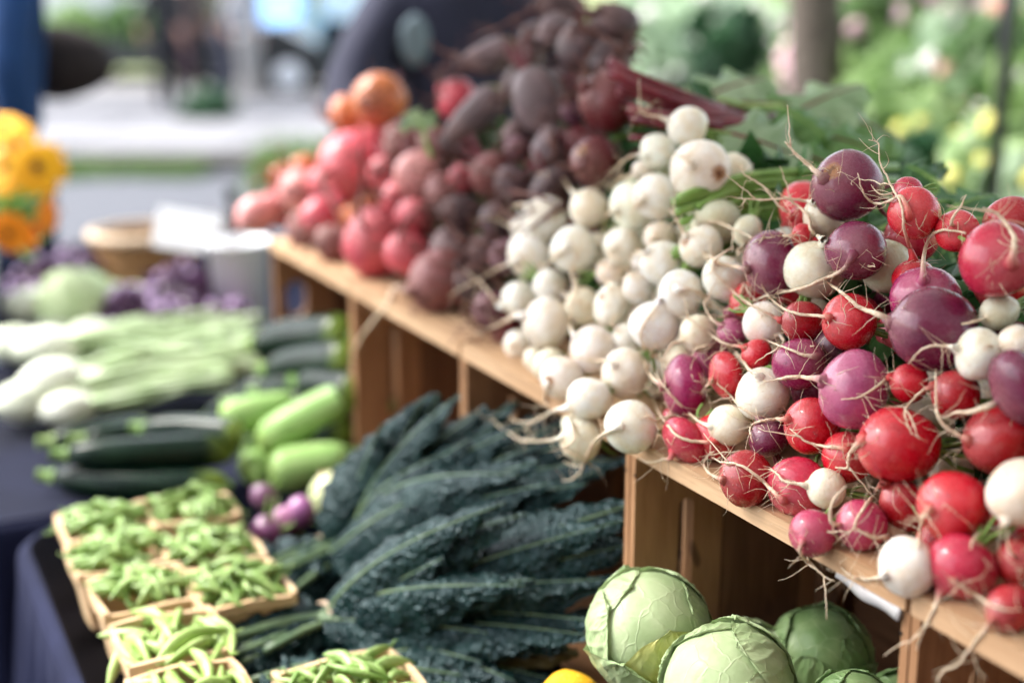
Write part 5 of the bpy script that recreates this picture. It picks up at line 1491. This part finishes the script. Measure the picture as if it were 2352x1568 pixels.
for i, a in enumerate([
    ('lime green leaf poking out between the golden and the coral beet', (972, 300, 1.97), (950, 252, 1.98), .042, 'beet_leaf_pale', 'stalk_green', .03, .3),
    ('pale shining beet leaf at the top of the greens', (1600, 235, 1.75), (1770, 180, 1.80), .10, 'beet_leaf_pale', 'stalk_red', .06, .3),
    ('long beet leaf stretched to the right above the greens', (1800, 275, 1.72), (1985, 195, 1.78), .09, 'beet_leaf_pale', 'stalk_red', .04, .3),
    ('wide pale beet leaf with a reddish rib right of the topmost turnip', (1640, 300, 1.58), (1860, 375, 1.56), .13, 'beet_leaf_pale', 'stalk_red', .05, .2),
    ('bright green folded beet leaf in the middle', (1790, 245, 1.66), (1900, 320, 1.62), .08, 'beet_leaf', 'stalk_green', .03, .6),
    ('dark beet leaf falling to the right end of the greens', (1820, 300, 1.66), (2040, 360, 1.64), .11, 'beet_leaf', 'stalk_red', .05, .4),
    ('beet leaf lying under the long one', (1700, 240, 1.74), (1920, 260, 1.76), .10, 'beet_leaf', 'stalk_red', .04, .3),
    ('green beet leaf with a curled edge behind the purple radish', (1780, 340, 1.58), (1990, 420, 1.58), .11, 'beet_leaf', 'stalk_red', .05, .3),
    ('small lime green leaf by the red stems', (1560, 235, 1.72), (1630, 225, 1.72), .05, 'beet_leaf_pale', 'stalk_green', .03, .3),
    ('dark green leaf in the shade under the pale one', (1640, 380, 1.56), (1880, 430, 1.54), .10, 'radish_leaf', 'stalk_green', .04, .2),
    ('beet leaf turned away at the back right', (1900, 260, 1.80), (2080, 330, 1.84), .10, 'beet_leaf', 'stalk_red', .04, .4),
    ('upright leaf at the very back of the greens', (1640, 260, 1.86), (1720, 175, 1.90), .09, 'beet_leaf', 'stalk_red', .04, .4),
    ('beet leaf drooping on the far slope of the greens', (1760, 300, 1.80), (1960, 300, 1.9), .12, 'beet_leaf', 'stalk_red', .02, .3),
    ('radish leaf sticking up right of the round red radish', (2120, 470, 1.42), (2230, 470, 1.45), .06, 'radish_leaf', 'stalk_green', .05, .3),
    ('crinkled radish leaf between the red radishes and the picture edge', (2190, 480, 1.42), (2290, 450, 1.46), .06, 'radish_leaf', 'stalk_green', .05, .4),
    ('radish leaf behind the glossy red radish', (2150, 420, 1.50), (2080, 380, 1.52), .07, 'radish_leaf', 'stalk_green', .05, .4),
    ('dull radish leaf low behind the rosy radish', (2180, 500, 1.40), (2340, 520, 1.42), .07, 'radish_leaf', 'stalk_green', .03, .4)]):
    bigleaf(a[0], a[1], a[2], a[3], a[4], a[5], i, a[6], a[7], stemlen=.03 if i == 0 else .10)
# long stems of the tops
def stems(name, label, mat, lst, rad):
    root = empty(name, P(*lst[0][0]), label, 'stalks')
    for s in lst:
        mb = MB(); pts = catmull([P(*q) for q in s], 4); mb.tube(pts, rad, 8); mb.build('stem', M[mat], root, at=P(*s[0]))
stems('beet_stalks', 'dark red beet stalks running back to the right from the dark beets', 'stalk_red', [
    [(1400, 150, 1.62), (1480, 185, 1.62), (1620, 240, 1.66), (1700, 270, 1.72)], [(1400, 165, 1.60), (1500, 215, 1.60), (1640, 260, 1.64), (1760, 280, 1.7)],
    [(1420, 190, 1.62), (1520, 240, 1.62), (1660, 275, 1.62), (1800, 270, 1.7)], [(1440, 250, 1.56), (1560, 275, 1.56), (1680, 290, 1.6), (1740, 290, 1.66)],
    [(1420, 210, 1.64), (1530, 225, 1.66), (1640, 245, 1.7), (1740, 250, 1.76)], [(1450, 270, 1.6), (1580, 290, 1.58), (1700, 285, 1.6), (1780, 300, 1.66)],
    [(1400, 140, 1.66), (1500, 200, 1.68), (1600, 230, 1.72), (1680, 240, 1.8)]], .0065)
gs = []
rs = random.Random(4)
for k in range(16):
    y0 = 395 + k * 11; gs.append([(1560 + rs.uniform(-20, 60), y0 + 60, 1.44), (1700, y0 + 18 + rs.uniform(-6, 6), 1.46 + k * .002), (1860, y0 + rs.uniform(-10, 10), 1.50), (2060, y0 + rs.uniform(-20, 40), 1.58)])
stems('turnip_stalks', 'green turnip stalks lying between the turnips and the crowning purple radish', 'stalk_green', gs, .0048)
gs = []
for k in range(12):
    y0 = 560 + k * 14; gs.append([(1985 + k * 6, y0, 1.36), (2100 + k * 5, y0 - 30, 1.40), (2260, y0 - 60, 1.46), (2420, y0 - 70, 1.55)])
stems('radish_stalks', 'green radish stalks in the gap between the dark purple and the rosy radish', 'stalk_green', gs, .0045)

# dense mass of leaves that fills the display behind the roots
mb = MB(); r = random.Random(9)
for i in range(9000):
    s = r.uniform(-1.0, 1.15); t = r.uniform(.12, .42)
    top = .26 + .05 * math.sin(s * 5) - .45 * max(0, t - .24) - (.14 if s > .85 else 0) - (.04 if s < .3 else 0)
    z = TOPZ + r.uniform(0, 1) ** .7 * top
    if (z - TOPZ) / math.tan(math.radians(60)) + .07 > t: continue
    p = ST(s, t, z); nrm = Vector((r.gauss(0, 1), r.gauss(0, 1), r.gauss(0, 1) + .8)).normalized()
    a = nrm.orthogonal().normalized(); a.rotate(Quaternion(nrm, r.uniform(0, 6.28))); b = nrm.cross(a); q = r.uniform(.012, .03)
    mb.add([p - a * q, p + b * q * .5 - nrm * q * .1, p + a * q, p - b * q * .5 - nrm * q * .1, p + nrm * q * .1], [(0, 3, 4), (0, 4, 1), (1, 4, 2), (2, 4, 3)])
o = mb.build('leaves', M['radish_leaf']); tag(o, 'tangle of green tops packed behind the root vegetables', kind='stuff')
# backs of the display: boards standing behind the greens keep them in place
# ------------------------------------------------------------------ people
M['skin'] = m_plain('human_skin', (.52, .30, .21), (.46, .25, .17), .5, 20, .05)
M['hair'] = m_plain('hair', (.05, .03, .02), None, .5, 60, .4)
def cl(name, c): 
    if name not in M: M[name] = m_plain(name, c, tuple(x * .8 for x in c), .85, 14, .5, .004)
    return M[name]
def skinmesh(name, parent, pts, edges, mat, sub=2):
    me = bpy.data.meshes.new(name); me.from_pydata([p[0] for p in pts], edges, []); me.materials.append(mat)
    o = obj(name, me, parent)
    md = o.modifiers.new('skin', 'SKIN'); md.use_smooth_shade = True
    for i, p in enumerate(pts):
        rr = p[1] if isinstance(p[1], tuple) else (p[1], p[1])
        me.skin_vertices[0].data[i].radius = rr
        me.skin_vertices[0].data[i].use_root = (i == 0)
    sm = o.modifiers.new('sub', 'SUBSURF'); sm.levels = sub; sm.render_levels = sub
    return o
def person(label, loc, yaw, shirt, trousers, h=1.74, arms=((.25, .02, .95), (-.25, .10, .98)), hair='hair', lean=0.0, group=None, print_mat=None, bag=False):
    k = h / 1.74
    root = empty('person', loc, label, 'person', group, yaw)
    V3 = lambda x, y, z: Vector((x * k, y * k + lean * max(0, z - .9) * k, z * k))
    # body: pelvis root, spine, neck, head; arms with hands; lower legs hidden by trousers
    pts = [(V3(0, 0, .95), .10), (V3(0, 0, 1.2), .10), (V3(0, 0, 1.42), .08), (V3(0, .0, 1.50), .05), (V3(0, -.01, 1.57), .07), (V3(0, -.02, 1.64), .085), (V3(0, -.01, 1.70), .06)]
    ed = [(i, i + 1) for i in range(6)]
    for sx, hand in zip((1, -1), arms):
        n = len(pts); sh = V3(.18 * sx, 0, 1.40); H = V3(*hand); el = (sh + H) / 2 + Vector((.05 * sx, .05, -.02))
        wr = H; d = (H - el).normalized()
        pts += [(sh, .055), (el, .04), (wr, .028), (wr + d * .05, (.038, .02))]
        ed += [(2, n), (n, n + 1), (n + 1, n + 2), (n + 2, n + 3)]
        base = n + 3; sidev = d.orthogonal().normalized()
        for fi, (o_, L) in enumerate(((-.03, .065), (-.012, .08), (.008, .075), (.026, .06))):
            m = len(pts); pts += [(wr + d * .085 + sidev * o_, .0095), (wr + d * (.085 + L * .6) + sidev * o_ + Vector((0, -.01, 0)), .0085), (wr + d * (.085 + L) + sidev * o_ + Vector((0, -.03, 0)), .007)]
            ed += [(base, m), (m, m + 1), (m + 1, m + 2)]
        m = len(pts); pts += [(wr + d * .03 + sidev * -.045, .010), (wr + d * .075 + sidev * -.06, .0085)]; ed += [(n + 2, m), (m, m + 1)]
    skinmesh('body', root, pts, ed, M['skin'], 1)
    tp = [(V3(0, 0, .93), (.16, .11)), (V3(0, 0, 1.10), (.15, .11)), (V3(0, 0, 1.30), (.18, .12)), (V3(0, 0, 1.43), (.10, .08))]
    te = [(0, 1), (1, 2), (2, 3)]
    for sx, hand in zip((1, -1), arms):
        n = len(tp); sh = V3(.18 * sx, 0, 1.39); H = V3(*hand); el = (sh + H) / 2 + Vector((.05 * sx, .05, -.02))
        tp += [(sh, .075), (el, .058), (el.lerp(H, .75), .045)]; te += [(2, n), (n, n + 1), (n + 1, n + 2)]
    skinmesh('shirt', root, tp, te, shirt, 2)
    lp = [(V3(0, 0, .97), (.165, .12)), (V3(0, 0, .86), (.16, .12))]; le = [(0, 1)]
    for sx in (1, -1):
        n = len(lp); lp += [(V3(.09 * sx, 0, .80), .095), (V3(.10 * sx, -.02, .48), .070), (V3(.105 * sx, .02, .09), .055)]; le += [(1, n), (n, n + 1), (n + 1, n + 2)]
    skinmesh('trousers', root, lp, le, trousers, 2)
    for sx in (1, -1):
        skinmesh('shoe', root, [(V3(.105 * sx, .05, .05), .045), (V3(.11 * sx, -.06, .042), .045), (V3(.115 * sx, -.15, .035), .035)], [(0, 1), (1, 2)], cl('shoe_black', (.03, .03, .03)), 1)
    hp = [(V3(0, .02, 1.66), .095), (V3(0, .03, 1.71), .075), (V3(0, .045, 1.58), .06)]
    skinmesh('hair', root, hp, [(0, 1), (0, 2)], M[hair], 2)
    for sx in (1, -1):     # eyes and nose
        mb = MB(); v, f = ico(V3(.032 * sx, -.098, 1.635), .011); mb.add(v, f); o = mb.build('eye', cl('eye_white', (.7, .7, .7)), None); o.parent = root
    mb = MB(); mb.tube([V3(0, -.10, 1.64), V3(0, -.125, 1.605), V3(0, -.10, 1.595)], [.006, .013, .008], 6); o = mb.build('nose', M['skin'], None); o.parent = root
    mb = MB(); mb.tube([V3(-.025, -.092, 1.565), V3(0, -.103, 1.562), V3(.025, -.092, 1.565)], .005, 5); o = mb.build('mouth', cl('lips', (.4, .14, .12)), None); o.parent = root
    if print_mat:
        mb = MB(); vv, ff = ico(Vector((0, 0, 0)), 1); mb.add([Vector((p.x * .035, p.y * .006, p.z * .055)) for p in vv], ff); o = obj('shirt_print', mesh('shirt_print', mb.v, mb.f, print_mat, True), root); o.location = V3(-.155, -.095, 1.33); 
    return root
GR = lambda x, y, z=0: Pz(x, y, z)
def ground_at(x, Z):
    # point on the ground below the sight line at this depth
    p = P(x, 784, Z); return Vector((p.x, p.y, 0))
person('person in dark navy top behind the dark beets, pale print on the chest', ground_at(1075, 3.3), .45, cl('navy_top', (.020, .022, .045)), cl('black_trousers', (.015, .015, .02)), 1.80, ((.30, -.10, 1.0), (-.32, -.25, 1.1)), print_mat=cl('pale_print', (.18, .24, .28)))
person('person in dark navy clothes at the left edge carrying a brown bag', ground_at(50, 4.0), 2.2, cl('navy_jacket', (.010, .045, .14)), cl('navy_trousers', (.008, .020, .055)), 1.92, ((.24, .02, .95), (-.24, .02, .95)))
person('person in dark brown clothes standing by the far white van', ground_at(500, 19), .4, cl('brown_top', (.07, .05, .05)), cl('black_trousers', (.015, .015, .02)), 1.72)
person('person in black with a magenta bag near the van', ground_at(462, 20), -.5, cl('mauve_top', (.26, .20, .20)), cl('plum_trousers', (.08, .04, .06)), 1.66)
person('person in grey top walking on the far pavement', ground_at(600, 17.5), 1.1, cl('grey_top', (.42, .42, .46)), cl('stone_trousers', (.34, .33, .33)), 1.70)
person('person in a black coat at the left of the shrub on the pavement', ground_at(420, 17), .8, cl('black_coat', (.03, .03, .035)), cl('black_trousers', (.015, .015, .02)), 1.68)
person('person in olive jacket standing behind the low dark shrub', ground_at(545, 18.2), 2.4, cl('olive_jacket', (.06, .065, .05)), cl('slate_jeans', (.05, .055, .08)), 1.75)
# brown bag at the hip of the left person
bgp = P(170, 140, 3.95); bm_ = MB()
bm_.lathe([(.02, -.10), (.06, -.085), (.075, -.02), (.065, .05), (.04, .085), (.01, .09)], 20)
bm_.v = [Vector((p.x * 1.5, p.y * .7, p.z * (1 - .35 * p.x / .08))) for p in bm_.v]
rt = empty('shoulder_bag', bgp, 'dark brown shoulder bag hanging beside the person at the left edge', 'bag')
o = bm_.build('pouch', cl('brown_leather', (.035, .028, .026)), None); o.parent = rt
mb = MB(); mb.tube([Vector((-.06, 0, .06)), Vector((-.13, .02, .18)), Vector((-.19, .03, .30))], .008, 6); o = mb.build('strap', cl('brown_leather', (.035, .028, .026)), None); o.parent = rt

# ------------------------------------------------------------------ white van and a dark car far left
M['car_white'] = m_plain('white_paint', (.75, .76, .78), (.72, .74, .76), .25, 3, .02, spec=.6)
M['car_dark'] = m_plain('dark_paint', (.03, .035, .04), None, .25, 3, .02, spec=.6)
M['glass_dark'] = m_plain('car_glass', (.03, .04, .05), None, .08, 3, .0, spec=.7)
M['tyre'] = m_plain('tyre_rubber', (.02, .02, .02), None, .8, 60, .3)
def vehicle(label, cat, loc, yaw, L, Wd, Hh, paint, van):
    root = empty('parked_' + cat, loc, label, cat, None, yaw)
    bm = bmesh.new()
    if van: prof = [(-L / 2, .35), (-L / 2, Hh - .08), (-L / 2 + .12, Hh), (L / 2 - 1.5, Hh), (L / 2 - .85, Hh * .60), (L / 2 - .08, Hh * .50), (L / 2, .40), (L / 2 - .05, .28), (-L / 2 + .05, .28)]
    else: prof = [(-L / 2, .4), (-L / 2 + .1, .85), (-L / 2 + .75, .95), (-L / 2 + 1.3, Hh), (L / 2 - 2.0, Hh), (L / 2 - 1.2, .95), (L / 2 - .1, .8), (L / 2, .45), (L / 2 - .1, .25), (-L / 2 + .1, .25)]
    vs = [bm.verts.new((x, -Wd / 2, z)) for x, z in prof]; f = bm.faces.new(vs)
    e = bmesh.ops.extrude_face_region(bm, geom=[f]); bmesh.ops.translate(bm, vec=(0, Wd, 0), verts=[q for q in e['geom'] if isinstance(q, bmesh.types.BMVert)])
    bmesh.ops.recalc_face_normals(bm, faces=bm.faces[:]); bmesh.ops.bevel(bm, geom=bm.edges[:], offset=.06, segments=2)
    me = bpy.data.meshes.new('body'); bm.to_mesh(me); me.materials.append(paint); obj('body', me, root)
    for sx in (-L / 2 + .85, L / 2 - .9):
        for sy in (-1, 1):
            mb = MB(); c = Vector((sx, sy * (Wd / 2 - .09), .33)); mb.tube([c - Vector((0, .11, 0)), c - Vector((0, .09, 0)), c + Vector((0, .09, 0)), c + Vector((0, .11, 0))], [.28, .33, .33, .28], 28)
            w = mb.build('wheel', M['tyre'], None); w.parent = root
            mb = MB(); mb.tube([c + Vector((0, sy * .09, 0)), c + Vector((0, sy * .125, 0))], [.19, .17], 20); q = mb.build('rim', M['bucket'], None); q.parent = w
    for (x0, x1, z0, z1) in (((L / 2 - 1.9, L / 2 - 1.25, Hh * .62, Hh * .86),) if van else ((-L / 2 + 1.25, -.05, .97, Hh - .08), (.05, L / 2 - 1.75, .97, Hh - .08))):
        for sy in (-1, 1):
            mb = MB(); mb.box(((x0 + x1) / 2, sy * (Wd / 2 + .004), (z0 + z1) / 2), (x1 - x0, .02, z1 - z0)); q = mb.build('window', M['glass_dark'], None, False); q.parent = root
    for sy in (-.6, .6):
        mb = MB(); mb.box((L / 2 - .02, sy, .62), (.08, .28, .14)); q = mb.build('headlight', M['bucket'], None, False); q.parent = root
    return root
vehicle('white van parked on the far side of the pale pavement', 'van', ground_at(260, 24), .06, 5.0, 1.9, 2.1, M['car_white'], True)
M['car_blue'] = m_plain('light_blue_paint', (.16, .38, .75), (.20, .44, .80), .3, 3, .02, spec=.6)
M['car_mint'] = m_plain('pale_grey_paint', (.60, .68, .72), None, .3, 3, .02, spec=.6)
vehicle('light blue car seen end on across the pavement', 'car', ground_at(650, 25), 1.5, 4.0, 1.55, 1.5, M['car_blue'], False)
vehicle('pale grey van beside the light blue car', 'van', ground_at(800, 30), 1.5, 4.6, 1.8, 1.9, M['car_mint'], True)
vehicle('low dark body put in for the underside and shade of the parked cars', 'car', ground_at(880, 19.5), .1, 3.9, 1.6, .62, M['car_dark'], False)  # flattened dark body stands in for the shade beneath the parked cars
vehicle('dark car parked beside the white van', 'car', ground_at(420, 22.5), -.02, 4.2, 1.75, 1.05, M['car_dark'], False)
# planters with shrubs on the pavement
M['bush_a'] = m_leaf('bush_leaf_light', (.20, .34, .10), (.34, .48, .20), veins=False, rough=.4, trans=.45)
M['bush_b'] = m_leaf('bush_leaf_mid', (.11, .22, .07), (.19, .31, .12), veins=False, rough=.4, trans=.45)
M['bush_c'] = m_leaf('bush_leaf_dark', (.02, .07, .03), (.04, .12, .045), veins=False, rough=.4, trans=.2)
M['bush_p'] = m_leaf('bush_leaf_pale', (.38, .52, .34), (.50, .62, .46), veins=False, rough=.4, trans=.45)
M['pinkfl'] = m_plain('pink_blossom', (.80, .55, .60), (.70, .44, .54), .6, 30)
M['whitefl'] = m_plain('white_blossom', (.80, .76, .74), None, .6, 30)
M['yellowfl'] = m_plain('yellow_blossom', (.62, .56, .12), (.58, .60, .22), .6, 30)
M['redfl'] = m_plain('red_blossom', (.55, .22, .18), (.58, .32, .24), .6, 30)
M['bark'] = m_plain('tree_bark', (.085, .068, .055), (.14, .115, .095), .9, 30, 1, .02)
for i, (x, Z, zc, rad, mt, lab) in enumerate([(225, 18.5, .98, .32, 'bush_a', 'light green shrub in front of the white van'), (345, 18.8, 1.0, .35, 'bush_b', 'mid green shrub left of the people'), (505, 15.2, .22, .27, 'bush_c', 'low dark shrub at the feet of the brown dressed person')]):
    p = P(x, 784, Z); leafball('shrub', lab, 'shrub', Vector((p.x, p.y, zc)), rad, M[mt], 300, .09, i + 60, None, .8)
# ------------------------------------------------------------------ garden on the right: tree, pole, flowering bushes
def ribbon_tree(label, loc, r0, h, seed):
    r = random.Random(seed); root = empty('tree', loc, label, 'tree')
    mb = MB(); pts = [loc + Vector((.03 * math.sin(k * .8), .03 * math.cos(k), h * k / 12)) for k in range(13)]
    mb.tube(pts, [r0 * (1.5 if k == 0 else 1.12 if k == 1 else 1 - .03 * k) for k in range(13)], 18); mb.build('trunk', M['bark'], root, at=loc)
    lm = MB(); cr = MB()
    for k in range(9):
        a = r.uniform(0, 6.28); z = h * r.uniform(.6, 1); L = r.uniform(1.2, 2.4); e = loc + Vector((math.cos(a) * L, math.sin(a) * L, z + L * .5)); b = loc + Vector((0, 0, z))
        lm.tube(catmull([b, b.lerp(e, .5) + UP * .1, e], 4), [r0 * .35 * (1 - i * .09) for i in range(9)], 7)
        for q in range(420):
            p = b.lerp(e, r.uniform(.5, 1.15)) + Vector((r.gauss(0, .5), r.gauss(0, .5), r.gauss(0, .4))); s = r.uniform(.05, .10); d = Vector((r.gauss(0, 1), r.gauss(0, 1), r.gauss(0, 1))).normalized(); dd = d.orthogonal().normalized()
            cr.add([p - d * s, p + dd * s * .5, p + d * s, p - dd * s * .5], [(0, 1, 2, 3)])
    lm.build('limbs', M['bark'], root, at=loc); o = cr.build('crown', M['bush_b'], root, False, at=loc); o['kind'] = 'stuff'
ribbon_tree('tree with a straight grey brown trunk behind the leafy tops', ground_at(1842, 5.4), .112, 3.6, 3)
specs = [  # x, Z, z centre, radius, leaf, blossom, count, label
    (1640, 6.2, 1.24, .15, 'bush_c', None, 0, 'dark green bush left of the tree trunk'),
    (1735, 7.5, 1.05, .30, 'bush_p', 'whitefl', 20, 'pale green bush left of the tree trunk, lower down'),
    (1560, 7.0, 1.20, .22, 'bush_p', 'whitefl', 30, 'pale bush with whitish blossoms above the red stalks'),
    (1500, 7.8, 1.30, .22, 'bush_p', 'whitefl', 12, 'green bush just right of the dark beets'),
    (1910, 6.6, 1.15, .26, 'bush_a', 'pinkfl', 26, 'bush with pink blossoms right of the tree trunk'),
    (2000, 5.6, 1.34, .17, 'bush_b', 'pinkfl', 36, 'bush with mauve pink blossoms near the upper edge'),
    (2110, 5.8, 1.36, .20, 'bush_p', 'pinkfl', 46, 'bush thick with pale pink blossoms in the upper right'),
    (2060, 5.2, 1.12, .22, 'bush_a', 'whitefl', 20, 'lime green bush in the middle of the bed'),
    (2180, 4.9, 1.18, .20, 'bush_p', 'whitefl', 16, 'pale mint bush left of the canopy post'),
    (2150, 4.6, 1.0, .17, 'bush_a', 'yellowfl', 34, 'bush with yellow blossoms below the mint one'),
    (2260, 4.5, 1.25, .16, 'bush_b', 'redfl', 26, 'bush with coral red blossoms at the canopy post'),
    (2340, 4.8, 1.36, .18, 'bush_p', 'pinkfl', 26, 'pale bush with pink blossoms in the upper right corner'),
    (2340, 4.3, 1.12, .15, 'bush_a', 'whitefl', 20, 'light bush at the right edge'),
    (2260, 3.9, .99, .13, 'bush_a', 'yellowfl', 26, 'low bush with bright yellow blossoms beside the canopy post'),
    (2340, 3.8, .93, .14, 'bush_p', 'yellowfl', 22, 'low pale bush with cream and yellow blossoms at the right edge'),
    (1990, 4.8, .98, .20, 'bush_a', None, 0, 'yellow green bush behind the drooping beet leaves'),
    (2090, 4.1, .92, .15, 'bush_c', None, 0, 'dark bush low behind the crowning purple radish'),
    (1850, 9.0, 1.0, .5, 'bush_a', 'pinkfl', 30, 'broad bush farther back behind the trunk'),
    (2080, 9.0, 1.1, .5, 'bush_p', 'pinkfl', 40, 'broad pale bush at the back of the bed'),
    (2330, 8.0, 1.0, .5, 'bush_a', 'whitefl', 30, 'broad green bush at the back right'),
    (1600, 10.0, 1.0, .55, 'bush_p', 'whitefl', 20, 'broad bush at the back left of the garden'),
    (2200, 6.8, .7, .5, 'bush_a', 'yellowfl', 20, 'wide low bush in the middle distance'),
    (1950, 7.4, .6, .5, 'bush_a', None, 0, 'wide dark low bush in the middle distance'),
    (2350, 5.6, .6, .4, 'bush_a', 'yellowfl', 20, 'wide low bush near the right edge')]
for i, (x, Z, zc, rad, lf, fl, nf, lab) in enumerate(specs):
    p = P(x, 784, Z); rt = leafball('flowering_bush', lab, 'bush', Vector((p.x, p.y, zc)), rad * 1.15, M[lf], int(320 if rad < .3 else 600), .055 + rad * .09, i + 90, None, .9,
                               (M[fl], int(nf * (1.6 if fl == 'pinkfl' else .8)), .022 + rad * .045, 'blossoms') if fl else None)
    mb = MB(); rr = random.Random(i)
    for k in range(5):
        a = rr.uniform(0, 6.28); mb.tube([Vector((p.x, p.y, 0)), Vector((p.x + math.cos(a) * rad * .3, p.y + math.sin(a) * rad * .3, zc * .6)), Vector((p.x + math.cos(a) * rad * .6, p.y + math.sin(a) * rad * .6, zc))], [.012, .009, .005], 5)
    mb.build('stems', M['bark'], rt, at=Vector((p.x, p.y, 0)))
    # skirt of leaves down to the soil
# far hedge closing the view on the right
mb = MB(); r = random.Random(21)
for i in range(7000):
    x = r.uniform(2.2, 12); y = 13.5 + r.gauss(0, .6) + x * .1; z = r.uniform(0, 1) ** .8 * 3.0
    p = Vector((x, y, z)); s = r.uniform(.06, .14); d = Vector((r.gauss(0, 1), r.gauss(0, 1), r.gauss(0, 1))).normalized(); dd = d.orthogonal().normalized()
    mb.add([p - d * s, p + dd * s * .5, p + d * s, p - dd * s * .5], [(0, 1, 2, 3)])
o = mb.build('hedge', M['bush_a'], smooth=False, at=(6, 14, 0)); tag(o, 'tall light green hedge at the end of the garden', 'hedge')
